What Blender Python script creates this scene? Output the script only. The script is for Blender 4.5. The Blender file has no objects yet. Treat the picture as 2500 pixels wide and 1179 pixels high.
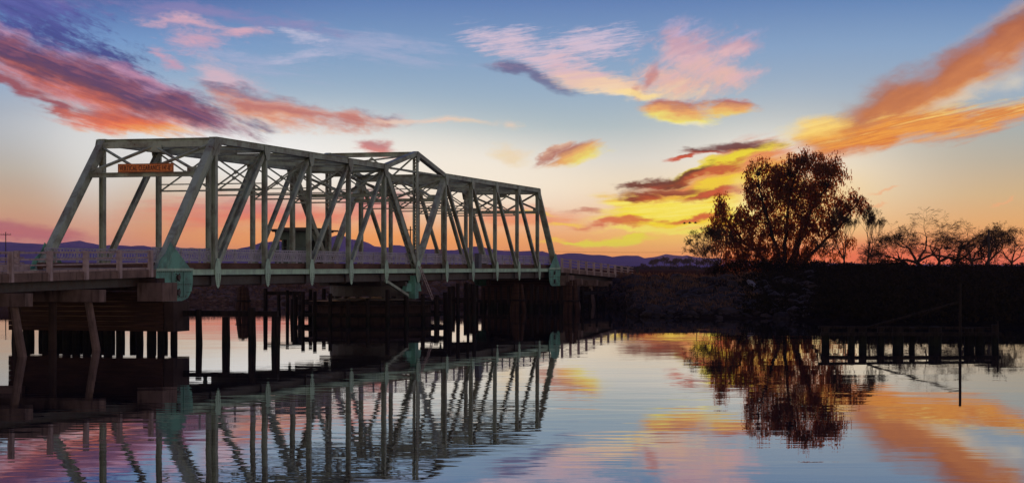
import bpy, math, random
import numpy as np
from mathutils import Vector, Matrix
random.seed(11)
scene = bpy.context.scene
COL = scene.collection
F_PX = 4554.0; CX = 1250.0; HY = 652.0; CAMZ = 4.2      # lens in photo pixels, horizon row, eye height in metres

# ------------------------------------------------------------------ camera
cam = bpy.data.cameras.new('camera'); cam_o = bpy.data.objects.new('camera', cam); COL.objects.link(cam_o)
cam_o.location = (0, 0, CAMZ); cam_o.rotation_euler = (math.radians(90), 0, 0)
cam.sensor_width = 36.0; cam.lens = 36.0*F_PX/2500.0
cam.shift_y = (HY-589.5)/2500.0
cam.clip_start = 0.5; cam.clip_end = 60000
scene.camera = cam_o
scene.view_settings.view_transform = 'Standard'; scene.view_settings.look = 'None'
scene.view_settings.exposure = 0.0; scene.view_settings.gamma = 1.0
scene.view_settings.use_curve_mapping = False

# ------------------------------------------------------------------ node helpers
def lin(c):
    c = c/255.0
    return c/12.92 if c <= 0.04045 else ((c+0.055)/1.055)**2.4
def rgb(r, g, b): return (lin(r), lin(g), lin(b), 1.0)

class NT:
    def __init__(s, tree): s.t = tree; s.n = tree.nodes; s.l = tree.links
    def put(s, inp, v):
        if v is None: return
        if isinstance(v, bpy.types.NodeSocket): s.l.new(v, inp)
        else: inp.default_value = v
    def math(s, op, a, b=None, c=None, clamp=False):
        n = s.n.new('ShaderNodeMath'); n.operation = op; n.use_clamp = clamp
        for i, v in enumerate((a, b, c)): s.put(n.inputs[i], v)
        return n.outputs[0]
    def vmath(s, op, a, b=None):
        n = s.n.new('ShaderNodeVectorMath'); n.operation = op
        s.put(n.inputs[0], a); s.put(n.inputs[1], b)
        return n.outputs['Value'] if op in ('LENGTH', 'DOT_PRODUCT') else n.outputs[0]
    def mapping(s, v, loc=(0,0,0), rot=0, scale=(1,1,1), kind='TEXTURE'):
        n = s.n.new('ShaderNodeMapping'); n.vector_type = kind
        s.put(n.inputs['Vector'], v); n.inputs['Location'].default_value = loc
        n.inputs['Rotation'].default_value = (0, 0, rot); n.inputs['Scale'].default_value = scale
        return n.outputs[0]
    def noise(s, v, scale=1.0, detail=5.0, rough=0.55, dist=0.0, color=False, dim='3D'):
        n = s.n.new('ShaderNodeTexNoise'); n.noise_dimensions = dim
        s.put(n.inputs['Vector'], v); n.inputs['Scale'].default_value = scale
        n.inputs['Detail'].default_value = detail; n.inputs['Roughness'].default_value = rough
        n.inputs['Distortion'].default_value = dist
        return n.outputs['Color' if color else 'Fac']
    def smooth(s, v, a, b, lo=0.0, hi=1.0):
        n = s.n.new('ShaderNodeMapRange'); n.interpolation_type = 'SMOOTHSTEP'
        s.put(n.inputs['Value'], v)
        n.inputs['From Min'].default_value = a; n.inputs['From Max'].default_value = b
        n.inputs['To Min'].default_value = lo; n.inputs['To Max'].default_value = hi
        return n.outputs[0]
    def ramp(s, v, stops, interp='LINEAR'):
        n = s.n.new('ShaderNodeValToRGB'); s.put(n.inputs[0], v); cr = n.color_ramp
        cr.interpolation = interp
        while len(cr.elements) < len(stops): cr.elements.new(0.5)
        for e, (p, c) in zip(cr.elements, sorted(stops, key=lambda q: q[0])): e.position = p; e.color = c
        return n.outputs['Color']
    def mix(s, f, a, b, blend='MIX'):
        n = s.n.new('ShaderNodeMix'); n.data_type = 'RGBA'; n.blend_type = blend
        s.put(n.inputs['Factor'], f); s.put(n.inputs['A'], a) if False else None
        s.put(n.inputs[6], a); s.put(n.inputs[7], b)
        return n.outputs[2]
    def sep(s, v):
        n = s.n.new('ShaderNodeSeparateXYZ'); s.put(n.inputs[0], v); return n.outputs
    def comb(s, x, y, z=0.0):
        n = s.n.new('ShaderNodeCombineXYZ')
        s.put(n.inputs[0], x); s.put(n.inputs[1], y); s.put(n.inputs[2], z); return n.outputs[0]

# ------------------------------------------------------------------ sky (world) and sun
SUN_EL = math.radians(1.15)
SUN_AZ = math.atan((1872.0-CX)/F_PX)                     # behind the big tree, right of the view axis
world = bpy.data.worlds.new('World'); scene.world = world; world.use_nodes = True
wt = NT(world.node_tree); wt.n.clear()
geo = wt.n.new('ShaderNodeNewGeometry')
tc = wt.n.new('ShaderNodeTexCoord')
dirv = tc.outputs['Generated']
dx, dy, dz = wt.sep(dirv)
U = F_PX/100.0
az = wt.math('ARCTAN2', dx, dy)
A = wt.math('MULTIPLY', az, U)
hor = wt.math('SQRT', wt.math('ADD', wt.math('MULTIPLY', dx, dx), wt.math('MULTIPLY', dy, dy)))
E = wt.math('MULTIPLY', wt.math('DIVIDE', dz, wt.math('MAXIMUM', hor, 1e-4)), U)
q = wt.comb(A, E, 0.0)
def P(px, py):
    a = math.atan((px-CX)/F_PX)
    return (a*U, (HY-py)/F_PX*math.cos(a)*U)
def stops(lst):
    out = []
    for py, c in lst:
        out.append(((HY-py)/652.0, rgb(*c)))
    return out
f1 = wt.math('DIVIDE', E, 6.52, clamp=True)
rL = wt.ramp(f1, stops([(0,(68,92,158)),(110,(112,150,200)),(200,(132,164,200)),(280,(128,146,168)),(350,(150,154,158)),(420,(176,165,150)),(500,(196,160,132)),(560,(205,145,118)),(620,(190,124,128))]))
rC = wt.ramp(f1, stops([(0,(92,128,182)),(120,(124,158,197)),(230,(148,175,198)),(310,(166,186,194)),(390,(205,206,200)),(455,(228,205,165)),(530,(236,172,108)),(600,(240,152,78)),(640,(236,136,70))]))
rR = wt.ramp(f1, stops([(0,(92,132,184)),(120,(130,162,198)),(230,(152,174,194)),(330,(166,174,172)),(400,(182,174,156)),(480,(208,178,134)),(550,(230,172,108)),(610,(240,150,80)),(645,(232,104,72))]))
mLC = wt.smooth(A, -12.0, -3.0); mCR = wt.smooth(A, 1.0, 9.5)
sky = wt.mix(mCR, wt.mix(mLC, rL, rC), rR)
# higher up the blue deepens, and away from the sunset a bright warm band is added as unseen fill for the bridge
up = wt.smooth(E, 3.5, 34.0)
sky = wt.mix(up, sky, rgb(38, 60, 122))
dusk_fill = wt.ramp(wt.math('DIVIDE', E, 30.0, clamp=True), [(0.0, rgb(244,220,196)), (0.12, rgb(255,238,216)), (0.35, rgb(192,184,186)), (1.0, rgb(44,60,112))])
away = wt.smooth(wt.math('ABSOLUTE', A), 14.0, 75.0)
sky = wt.mix(away, sky, dusk_fill)
# shared turbulence
wq = wt.mapping(q, scale=(1.6, 0.8, 1))
wa = wt.math('MULTIPLY_ADD', wt.noise(wq, 1.0, 5, 0.6), 1.5, -0.75)
wb = wt.math('MULTIPLY_ADD', wt.noise(wt.vmath('ADD', wq, (7.7, 3.3, 9.1)), 1.0, 5, 0.6), 0.8, -0.4)
warp = wt.comb(wa, wb, 0.0)
qw = wt.vmath('ADD', q, warp)

def layer(build):
    """one cloud as its own node group: sky colour in, sky colour with the cloud out"""
    g = bpy.data.node_groups.new('cloud_layer', 'ShaderNodeTree')
    g.interface.new_socket('sky', in_out='INPUT', socket_type='NodeSocketColor')
    g.interface.new_socket('q', in_out='INPUT', socket_type='NodeSocketVector')
    g.interface.new_socket('qw', in_out='INPUT', socket_type='NodeSocketVector')
    g.interface.new_socket('sky', in_out='OUTPUT', socket_type='NodeSocketColor')
    t = NT(g)
    gi = t.n.new('NodeGroupInput'); go = t.n.new('NodeGroupOutput')
    # a vanishing dependence on the layer below keeps the shader compiler working layer by layer
    eps = t.vmath('MULTIPLY', gi.outputs[0], (1e-9, 1e-9, 1e-9))
    t.l.new(build(t, gi.outputs[0], t.vmath('ADD', gi.outputs[1], eps), t.vmath('ADD', gi.outputs[2], eps)), go.inputs[0])
    return g
def put_layer(sky, g):
    n = wt.n.new('ShaderNodeGroup'); n.node_tree = g
    wt.l.new(sky, n.inputs[0]); wt.l.new(q, n.inputs[1]); wt.l.new(qw, n.inputs[2])
    return n.outputs[0]
CLOUDS = []                                              # (group, box it can reach) - evaluated only in the sky cells it touches
def cloud(sky, ells, ang, streak, amp, e0, e1, opacity, colstops, coldir=(0, 1), colc=None, collen=1.0, colamp=0.5, seed=0.0):
    """a cloud of soft ellipses in the sky's own angular coordinates, torn by streaky noise"""
    def build(wt, sky, q, qw):
        field = None
        for (px, py, rx, ry, a) in ells:
            c = P(px, py)
            m = wt.mapping(qw, (c[0], c[1], 0), math.radians(a), (rx/100.0, ry/100.0, 1))
            v = wt.math('SUBTRACT', 1.0, wt.vmath('LENGTH', m))
            field = v if field is None else wt.math('SMOOTH_MAX', field, v, 0.25)
        nv = wt.mapping(q, (seed*3.1, seed*1.7, -seed), math.radians(ang), (streak[0], streak[1], 1))
        n = wt.noise(nv, 1.0, 7, 0.66, 0.5)
        cc = P(*(colc or ells[0][:2]))
        ln = math.hypot(*coldir)
        k = (coldir[0]/ln/collen*0.5, coldir[1]/ln/collen*0.5, 0)
        off = 0.5-colamp-(cc[0]*k[0]+cc[1]*k[1])
        n2 = wt.noise(wt.mapping(q, (5.3, 1.1, -seed-4), math.radians(ang), (streak[0]*1.3, streak[1]*1.1, 1)), 1.0, 6, 0.62, 0.3)
        f = wt.math('ADD', field, wt.math('MULTIPLY', wt.math('SUBTRACT', n, 0.5), amp*2))
        n3 = wt.noise(wt.mapping(q, (2.3, 4.1, -seed-9), math.radians(ang), (streak[0]*0.30, streak[1]*0.75, 1)), 1.0, 5, 0.68, 0.6)
        f = wt.math('ADD', f, wt.math('MULTIPLY', wt.math('SUBTRACT', n3, 0.5), amp*1.2))
        alpha = wt.math('MULTIPLY', wt.smooth(f, e0, e1), opacity)
        cpos = wt.math('ADD', wt.vmath('DOT_PRODUCT', qw, k), wt.math('MULTIPLY_ADD', n2, colamp*2, off))
        col = wt.ramp(cpos, [(p, rgb(*c)) for p, c in colstops])
        return wt.mix(alpha, sky, col)
    k = 1.02-e0+1.1*amp
    box = [1e9, -1e9, 1e9, -1e9]
    for (px, py, rx, ry, a) in ells:
        c = P(px, py); ca, sa = math.cos(math.radians(a)), math.sin(math.radians(a))
        ex = math.hypot(rx*ca, ry*sa)/100*k+0.5; ey = math.hypot(rx*sa, ry*ca)/100*k+0.3
        box = [min(box[0], c[0]-ex), max(box[1], c[0]+ex), min(box[2], c[1]-ey), max(box[3], c[1]+ey)]
    CLOUDS.append((layer(build), box))
    return sky

def glow(sky, px, py, rx, ry, c, strength, ang=0, power=2.0):
    def build(wt, sky, q, qw):
        cc = P(px, py)
        m = wt.mapping(q, (cc[0], cc[1], 0), math.radians(ang), (rx/100.0, ry/100.0, 1))
        g = wt.math('MULTIPLY', wt.math('EXPONENT', wt.math('MULTIPLY', wt.vmath('DOT_PRODUCT', m, m), -1.0)), strength)
        return wt.mix(g, sky, rgb(*c))
    return put_layer(sky, layer(build))

# pale glare along the horizon haze above the bridge, and the sun's glare behind the tree
sky = glow(sky, 640, 375, 580, 105, (248,248,248), 0.85, -6)
sky = glow(sky, 1180, 430, 360, 95, (250,240,222), 0.75, -8)
sky = glow(sky, 230, 400, 100, 120, (225,225,222), 0.6)
sky = glow(sky, 1900, 420, 290, 120, (252,248,238), 0.85)
sky = glow(sky, 1880, 530, 220, 100, (255,214,130), 0.95)
sky = glow(sky, 2230, 626, 380, 34, (240,100,60), 0.75)
sky = glow(sky, 1960, 634, 240, 36, (248,110,50), 0.8)
sky = cloud(sky, [(900,110,420,80,-6), (600,150,260,60,-10)], -6, (1.6,0.16), 0.8, 0.3, 1.2, 0.45, [(0,(176,176,208)),(1,(196,190,216))], seed=0.4)
# low rose and violet bands at left
sky = cloud(sky, [(60,575,230,30,-4), (-60,560,200,30,0)], -4, (3.0,0.35), 0.45, 0.0, 0.75, 0.8, [(0,(196,96,96)),(1,(150,92,120))], seed=1.0)
sky = cloud(sky, [(640,520,420,62,0), (900,500,160,70,0)], 0, (3.5,0.3), 0.45, 0.05, 0.9, 0.8, [(0,(240,150,84)),(0.35,(228,112,92)),(0.65,(206,108,112)),(1,(176,120,130))], collen=0.7, colamp=0.6, seed=2.0)
sky = glow(sky, 900, 590, 500, 30, (250,160,70), 0.6)
sky = cloud(sky, [(1250,530,220,40,0)], 0, (2.6,0.25), 0.5, 0.1, 0.9, 0.7, [(0,(248,160,60)),(0.5,(232,116,70)),(1,(214,130,110))], collen=0.5, seed=2.7)
# upper left: indigo wisps on blue
sky = cloud(sky, [(120,80,340,80,-20), (310,170,190,60,-35), (60,20,280,70,-5)], -22, (0.9,0.16), 0.95, 0.15, 0.9, 0.92, [(0,(52,58,122)),(0.5,(66,72,140)),(1,(96,100,170))], seed=3.3)
sky = cloud(sky, [(420,20,420,34,-3), (700,60,260,30,-8)], -6, (1.6,0.3), 0.7, 0.25, 1.0, 0.55, [(0,(168,138,178)),(1,(120,126,184))], seed=3.9)
# the big mauve band running down from the left edge
BAND = [(40,140,240,72,-26), (220,205,340,82,-20), (430,262,260,60,-14)]
sky = cloud(sky, [(20,110,150,44,-30), (150,190,260,66,-24), (330,225,300,60,-20)], -20, (1.8,0.35), 0.4, -0.05, 0.55, 0.9, [(0,(216,130,124)),(0.5,(204,138,156)),(1,(190,150,186))], colc=(200,200), coldir=(0.3,1), collen=0.8, seed=4.1)
sky = cloud(sky, BAND, -20, (1.5,0.22), 0.55, 0.02, 0.75, 0.96, [(0.0,(226,124,84)),(0.18,(188,96,86)),(0.36,(112,68,90)),(0.5,(80,60,100)),(0.62,(132,80,104)),(0.75,(76,66,112)),(0.9,(130,94,134)),(1,(196,136,164))], colc=(240,205), coldir=(0.34,1), collen=0.75, colamp=0.42, seed=4.6)
sky = cloud(sky, [(20,205,170,24,-22), (310,300,220,34,-8), (150,265,120,20,-22)], -14, (2.0,0.13), 0.55, 0.0, 0.8, 0.93, [(0,(246,170,80)),(0.45,(228,108,70)),(1,(150,76,88))], colc=(300,298), collen=0.28, colamp=0.5, seed=5.2)
# its rosy tail
sky = cloud(sky, [(610,250,150,56,-26), (700,275,240,46,-8), (860,292,170,36,-6), (540,205,110,56,-50)], -12, (1.3,0.28), 0.6, 0.0, 0.85, 0.92, [(0,(240,200,164)),(0.25,(220,146,118)),(0.5,(188,108,100)),(0.68,(208,136,120)),(0.85,(136,110,136)),(1,(210,180,194))], colc=(700,272), coldir=(0.15,1), collen=0.5, colamp=0.4, seed=6.0)
sky = cloud(sky, [(960,300,120,14,-5), (1060,306,110,10,3)], 0, (1.6,0.25), 0.5, 0.1, 0.9, 0.7, [(0,(244,214,186)),(1,(226,190,186))], seed=6.5)
# pink wisps
sky = cloud(sky, [(490,98,110,34,-8), (420,146,60,24,-20), (430,52,150,26,-6), (590,80,110,22,4)], -6, (1.1,0.2), 0.8, 0.05, 1.1, 0.85, [(0,(196,150,176)),(1,(226,178,190))], seed=7.0)
sky = cloud(sky, [(740,92,110,22,-12), (760,140,140,26,6)], 4, (1.3,0.14), 0.9, 0.1, 1.1, 0.7, [(0,(176,180,212)),(1,(214,204,220))], seed=7.5)
sky = cloud(sky, [(920,362,75,26,-8)], -6, (1.2,0.3), 0.5, 0.0, 0.7, 0.85, [(0,(234,130,100)),(0.5,(202,104,104)),(1,(150,96,110))], collen=0.35, seed=8.0)
sky = cloud(sky, [(1130,300,130,16,0), (1240,306,42,22,0), (1250,378,70,30,-5)], 0, (1.2,0.3), 0.5, 0.05, 0.95, 0.6, [(0,(236,208,150)),(0.6,(236,206,186)),(1,(226,200,200))], seed=8.4)
# middle: dark smudge, combed pink-white sheet, bright yellow base
sky = cloud(sky, [(1265,163,100,26,-6), (1340,195,110,28,-25)], -10, (1.1,0.26), 0.55, 0.0, 0.8, 0.85, [(0,(104,112,150)),(0.6,(96,94,136)),(1,(170,132,156))], colc=(1270,170), collen=0.4, seed=9.0)
sky = cloud(sky, [(1250,105,170,52,-12), (1430,110,210,58,6), (1330,140,170,48,-16)], 8, (1.1,0.10), 0.9, 0.15, 1.0, 0.85, [(0,(226,190,196)),(1,(206,196,222))], seed=9.7)
sky = cloud(sky, [(1420,185,120,36,-16), (1490,212,170,36,-8)], 6, (1.5,0.13), 0.5, 0.05, 0.7, 0.92, [(0,(250,226,190)),(0.4,(244,206,172)),(1,(220,182,192))], colc=(1470,205), collen=0.5, seed=10.1)
sky = cloud(sky, [(1700,150,130,96,-30), (1640,200,120,60,-10), (1660,110,70,72,30), (1790,115,90,40,25), (1780,185,100,44,0)], 26, (0.9,0.26), 0.7, -0.1, 0.9, 0.9, [(0,(246,210,168)),(0.3,(232,184,168)),(0.6,(222,180,186)),(0.8,(200,160,176)),(1,(196,176,208))], colc=(1690,160), coldir=(0.1,1), collen=1.1, colamp=0.45, seed=10.7)
sky = cloud(sky, [(1590,190,24,52,-25), (1560,225,20,26,-20)], 60, (1.0,0.3), 0.5, 0.0, 0.9, 0.65, [(0,(196,108,92)),(1,(184,124,132))], seed=11.0)
sky = cloud(sky, [(1560,232,110,16,-4)], 0, (1.2,0.2), 0.3, 0.1, 0.8, 0.8, [(0,(250,228,150)),(1,(250,214,150))], seed=11.2)
sky = cloud(sky, [(1660,272,128,34,-4), (1790,262,80,24,6)], 2, (1.2,0.2), 0.35, 0.0, 0.55, 0.92, [(0.05,(250,238,196)),(0.25,(240,226,110)),(0.5,(232,160,90)),(0.75,(176,100,92)),(1,(222,180,180))], colc=(1670,268), coldir=(0.0,1), collen=0.36, colamp=0.28, seed=11.6)
# yellow-edged puff left of centre right
sky = cloud(sky, [(1405,378,100,36,12), (1350,368,60,16,30)], 24, (1.1,0.15), 0.35, 0.0, 0.55, 0.9, [(0.0,(244,224,170)),(0.25,(236,220,90)),(0.5,(228,160,84)),(0.75,(170,96,84)),(1,(232,190,160))], colc=(1412,372), coldir=(-0.45,1), collen=0.46, colamp=0.2, seed=12.0)
# golden streaks between bridge and tree with dark red bars
sky = glow(sky, 1760, 520, 260, 60, (248,206,70), 0.85, 12)
sky = cloud(sky, [(1800,395,100,32,18), (1760,440,130,34,22), (1860,430,90,90,0), (1660,470,150,26,16)], 17, (2.2,0.12), 0.4, -0.3, 0.5, 0.95, [(0,(240,206,60)),(0.35,(232,180,70)),(0.6,(226,132,72)),(0.85,(206,108,76)),(1,(214,140,110))], colc=(1780,430), coldir=(-0.3,1), collen=0.9, colamp=0.5, seed=13.0)
sky = cloud(sky, [(1790,392,120,20,18), (1700,418,90,14,22)], 20, (2.0,0.12), 0.45, -0.3, 0.5, 0.95, [(0,(240,224,50)),(1,(226,206,60))], seed=13.2)
sky = cloud(sky, [(1750,448,130,17,18), (1820,430,80,16,18)], 18, (2.0,0.12), 0.45, -0.3, 0.5, 0.95, [(0,(238,214,40)),(1,(238,196,70))], seed=13.3)
sky = cloud(sky, [(1640,520,190,30,3), (1760,498,120,36,16), (1540,500,80,22,-12), (1800,540,90,26,0)], 5, (2.4,0.11), 0.5, -0.3, 0.45, 0.97, [(0,(240,190,50)),(0.35,(244,222,30)),(0.6,(250,236,110)),(0.8,(238,200,40)),(1,(240,170,70))], colc=(1660,515), collen=0.6, colamp=0.6, seed=13.6)
sky = cloud(sky, [(1795,360,100,17,3), (1720,372,80,9,-2), (1660,382,60,6,6)], 5, (1.4,0.14), 0.5, -0.2, 0.6, 0.97, [(0,(196,74,50)),(0.4,(96,46,52)),(1,(104,72,80))], collen=0.25, seed=13.5)
sky = cloud(sky, [(1610,450,90,14,10), (1680,430,70,14,20), (1560,455,60,9,-2)], 14, (1.4,0.12), 0.5, -0.2, 0.55, 0.98, [(0,(186,70,44)),(0.5,(92,40,38)),(1,(120,74,70))], colc=(1620,446), coldir=(-0.2,1), collen=0.25, seed=14.0)
sky = cloud(sky, [(1570,484,66,14,-10), (1640,470,90,14,4), (1740,474,90,13,12)], 4, (1.4,0.12), 0.5, -0.2, 0.6, 0.97, [(0,(206,84,44)),(0.5,(122,44,34)),(1,(160,84,60))], collen=0.25, seed=14.4)
sky = cloud(sky, [(1750,416,110,12,16), (1760,468,90,12,10), (1700,530,80,8,2)], 12, (1.6,0.12), 0.5, -0.15, 0.7, 0.95, [(0,(206,88,50)),(1,(176,76,60))], seed=14.8)
sky = cloud(sky, [(1490,545,120,12,4), (1555,536,80,9,8)], 3, (1.5,0.10), 0.45, 0.0, 0.8, 0.85, [(0,(220,90,50)),(1,(190,80,66))], seed=15.2)
sky = cloud(sky, [(1415,514,66,12,-4)], 0, (1.2,0.14), 0.5, 0.0, 0.9, 0.75, [(0,(206,116,84)),(1,(164,92,90))], seed=15.6)
sky = cloud(sky, [(1500,586,105,13,8), (1420,594,60,6,0), (1545,574,40,11,14)], 6, (1.4,0.12), 0.45, -0.2, 0.55, 0.97, [(0,(236,226,60)),(1,(228,212,60))], seed=16.0)
sky = cloud(sky, [(1690,566,110,10,-5), (1600,553,150,7,3)], -2, (1.6,0.12), 0.45, -0.2, 0.6, 0.95, [(0,(240,226,80)),(1,(246,226,110))], seed=16.4)
sky = cloud(sky, [(1350,590,60,9,0), (1310,520,70,9,-4), (1370,545,60,8,0)], 0, (1.3,0.14), 0.5, 0.0, 0.9, 0.8, [(0,(248,196,60)),(1,(244,206,80))], seed=16.8)

# the two orange wings at the right
sky = cloud(sky, [(2060,325,150,56,16), (2190,262,240,80,28), (2340,180,230,76,33), (2490,85,200,84,36)], 30, (2.6,0.45), 0.2, -0.1, 0.75, 0.93, [(0,(250,214,130)),(0.22,(236,168,88)),(0.45,(204,120,62)),(0.7,(176,96,56)),(0.88,(160,104,84)),(1,(204,160,130))], colc=(2240,240), coldir=(-0.5,1), collen=0.95, colamp=0.32, seed=18.4)
sky = cloud(sky, [(2130,340,180,36,6), (2280,305,230,48,8), (2440,280,170,34,8), (2010,325,90,40,4)], 12, (1.7,0.12), 0.42, -0.1, 0.7, 0.95, [(0,(196,110,72)),(0.2,(214,116,50)),(0.4,(238,158,66)),(0.55,(216,128,60)),(0.75,(250,206,110)),(1,(250,220,150))], colc=(2240,305), coldir=(-0.12,1), collen=0.75, colamp=0.6, seed=19.0)
sky = cloud(sky, [(1990,318,120,40,8)], 12, (1.5,0.22), 0.3, 0.0, 1.1, 0.9, [(0,(250,206,100)),(1,(250,226,140))], seed=19.5)
sky = cloud(sky, [(2340,236,130,26,18), (2470,200,80,34,20)], 18, (2.0,0.3), 0.25, 0.0, 1.0, 0.6, [(0,(240,214,164)),(1,(210,206,200))], seed=19.8)

# thin low streaks right of the tree
sky = cloud(sky, [(2170,474,60,4,3), (2440,490,50,6,24), (2150,500,40,3,3)], 0, (1.0,0.2), 0.3, 0.0, 0.8, 0.6, [(0,(240,170,120)),(1,(240,176,130))], seed=20.0)
sky = cloud(sky, [(1850,500,90,120,0)], 0, (2.0,0.5), 0.1, 0.0, 1.2, 0.85, [(0,(255,240,170)),(1,(255,246,200))], seed=21.0)



below = wt.smooth(E, -0.6, -0.05)
sky = wt.mix(below, rgb(70, 60, 70), sky)
# scattered small clouds over the rest of the sky, outside the picture
def build(t, sky, q, qw):
    tcg = t.n.new('ShaderNodeTexCoord')
    a_, e_, z_ = t.sep(q)
    nh = t.noise(t.vmath('MULTIPLY', tcg.outputs['Generated'], (5, 5, 14)), 1.0, 5, 0.6)
    out = t.math('MAXIMUM', t.smooth(t.math('ABSOLUTE', a_), 13.0, 20.0), t.smooth(e_, 7.0, 10.0))
    al = t.math('MULTIPLY', t.math('MULTIPLY', t.smooth(nh, 0.52, 0.72), out), 0.6)
    return t.mix(al, sky, rgb(150, 128, 150))
SCATTER = layer(build)
def backdrop(col):
    b = wt.n.new('ShaderNodeBackground'); wt.l.new(col, b.inputs[0]); b.inputs[1].default_value = 1.0
    return b.outputs[0]
NCELL = 44
def choose(fac, a, b):
    m = wt.n.new('ShaderNodeMixShader')
    wt.l.new(fac, m.inputs[0]); wt.l.new(a, m.inputs[1]); wt.l.new(b, m.inputs[2]); return m.outputs[0]
class Cell:                                              # the sky cut into cells, so that each ray works out only the few clouds near it
    def __init__(s, b): s.b = b; s.kids = None; s.best = None
    def hit(s, b):
        return [g for g, k in CLOUDS if k[0] < b[1] and k[1] > b[0] and k[2] < b[3] and k[3] > b[2]]
    def cost(s, b): return (min(b[1], 12.4)-max(b[0], -12.4))*(min(b[3], 6.8)-b[2])*(len(s.hit(b))+0.3)
    def plan(s):
        if s.best is None:
            s.best = (0, None)
            for ax in (0, 2):
                lo, hi = s.b[ax], s.b[ax+1]
                for t in sorted({k[ax] for g, k in CLOUDS} | {k[ax+1] for g, k in CLOUDS}):
                    if lo+0.2 < t < hi-0.2:
                        l = list(s.b); r = list(s.b); l[ax+1] = t; r[ax] = t
                        gain = s.cost(s.b)-s.cost(l)-s.cost(r)
                        if gain > s.best[0]: s.best = (gain, (ax, t, l, r))
        return s.best
root_cell = Cell([-14.4, 14.4, 0.0, 8.5]); leaves = [root_cell]
while len(leaves) < NCELL:
    leaf = max(leaves, key=lambda c: c.plan()[0])
    if leaf.plan()[0] <= 0: break
    ax, t, l, r = leaf.plan()[1]
    leaf.kids = (ax, t, Cell(l), Cell(r)); leaves.remove(leaf); leaves += leaf.kids[2:]
def emit(cell):
    if cell.kids:
        ax, t, l, r = cell.kids
        return choose(wt.math('GREATER_THAN', A if ax == 0 else E, t), emit(l), emit(r))
    c = sky
    for g in cell.hit(cell.b): c = put_layer(c, g)
    if cell.b[0] < -13 or cell.b[1] > 13 or cell.b[3] > 7: c = put_layer(c, SCATTER)
    return backdrop(c)
inside = wt.math('MULTIPLY', wt.math('COMPARE', A, 0.0, 14.4), wt.math('COMPARE', E, 4.25, 4.25))
shader = choose(inside, backdrop(put_layer(sky, SCATTER)), emit(root_cell))
nish = wt.n.new('ShaderNodeTexSky'); nish.sky_type = 'NISHITA'; nish.sun_disc = False
nish.sun_elevation = SUN_EL; nish.sun_rotation = SUN_AZ
bg2 = wt.n.new('ShaderNodeBackground'); wt.l.new(nish.outputs[0], bg2.inputs[0]); bg2.inputs[1].default_value = 0.002
addw = wt.n.new('ShaderNodeAddShader'); wt.l.new(shader, addw.inputs[0]); wt.l.new(bg2.outputs[0], addw.inputs[1])
wo = wt.n.new('ShaderNodeOutputWorld'); wt.l.new(addw.outputs[0], wo.inputs[0])
world.cycles.sampling_method = 'MANUAL'; world.cycles.sample_map_resolution = 512

sl = bpy.data.lights.new('sun', 'SUN'); sl.energy = 3.5; sl.angle = math.radians(0.6); sl.color = (1.0, 0.50, 0.22)
so = bpy.data.objects.new('sun', sl); COL.objects.link(so)
sd = Vector((math.sin(SUN_AZ)*math.cos(SUN_EL), math.cos(SUN_AZ)*math.cos(SUN_EL), math.sin(SUN_EL)))
so.rotation_euler = sd.to_track_quat('Z', 'Y').to_euler()
so.location = (40, 120, 60)

# ------------------------------------------------------------------ materials
def material(name, build):
    m = bpy.data.materials.new(name); m.use_nodes = True
    t = NT(m.node_tree); t.n.clear()
    out = t.n.new('ShaderNodeOutputMaterial')
    build(t, out); return m
def principled(t, out, col, rough=0.7, metal=0.0, bump=None, bstr=0.3, bdist=0.02, spec=0.4):
    p = t.n.new('ShaderNodeBsdfPrincipled')
    t.put(p.inputs['Base Color'], col); t.put(p.inputs['Roughness'], rough); p.inputs['Metallic'].default_value = metal
    p.inputs['Specular IOR Level'].default_value = spec
    if bump is not None:
        b = t.n.new('ShaderNodeBump'); b.inputs['Strength'].default_value = bstr; b.inputs['Distance'].default_value = bdist
        t.l.new(bump, b.inputs['Height']); t.l.new(b.outputs[0], p.inputs['Normal'])
    t.l.new(p.outputs[0], out.inputs[0]); return p
def objco(t):
    return t.n.new('ShaderNodeTexCoord').outputs['Object']
def l4(r, g, b): return (r, g, b, 1.0)

def paint(base, worn, rust, name, rust_amt=0.62, rough=0.55):
    def b(t, out):
        co = objco(t)
        n1 = t.noise(co, 0.9, 5, 0.6); n2 = t.noise(co, 5.0, 6, 0.7)
        n3 = t.noise(t.vmath('MULTIPLY', co, (5, 5, 0.7)), 1.0, 5, 0.65)
        c = t.mix(t.smooth(n1, 0.42, 0.6), l4(*base), l4(*worn))
        c = t.mix(t.math('MULTIPLY', t.smooth(n3, 0.45, 0.75), 0.45), c, l4(base[0]*0.45, base[1]*0.42, base[2]*0.38))
        c = t.mix(t.smooth(t.math('ADD', t.math('MULTIPLY', n2, 0.6), t.math('MULTIPLY', n1, 0.4)), rust_amt, rust_amt+0.08), c, l4(*rust))
        principled(t, out, c, rough, 0.0, n2, 0.25, 0.01, spec=0.35)
    return material(name, b)
M_STEEL = paint((0.40,0.45,0.33), (0.25,0.25,0.18), (0.13,0.065,0.04), 'weathered_green_paint', 0.565)
M_MINT = paint((0.17,0.43,0.31), (0.11,0.25,0.19), (0.09,0.05,0.03), 'mint_green_paint', 0.57)  # deeper, more saturated green than the truss paint
M_CHORD = paint((0.50,0.70,0.49), (0.38,0.52,0.38), (0.14,0.07,0.045), 'pale_green_paint', 0.60)
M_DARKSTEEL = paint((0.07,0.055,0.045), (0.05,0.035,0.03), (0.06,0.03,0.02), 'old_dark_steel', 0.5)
M_RAIL = paint((0.46,0.42,0.48), (0.38,0.34,0.38), (0.14,0.08,0.06), 'rail_paint', 0.6)
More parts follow.
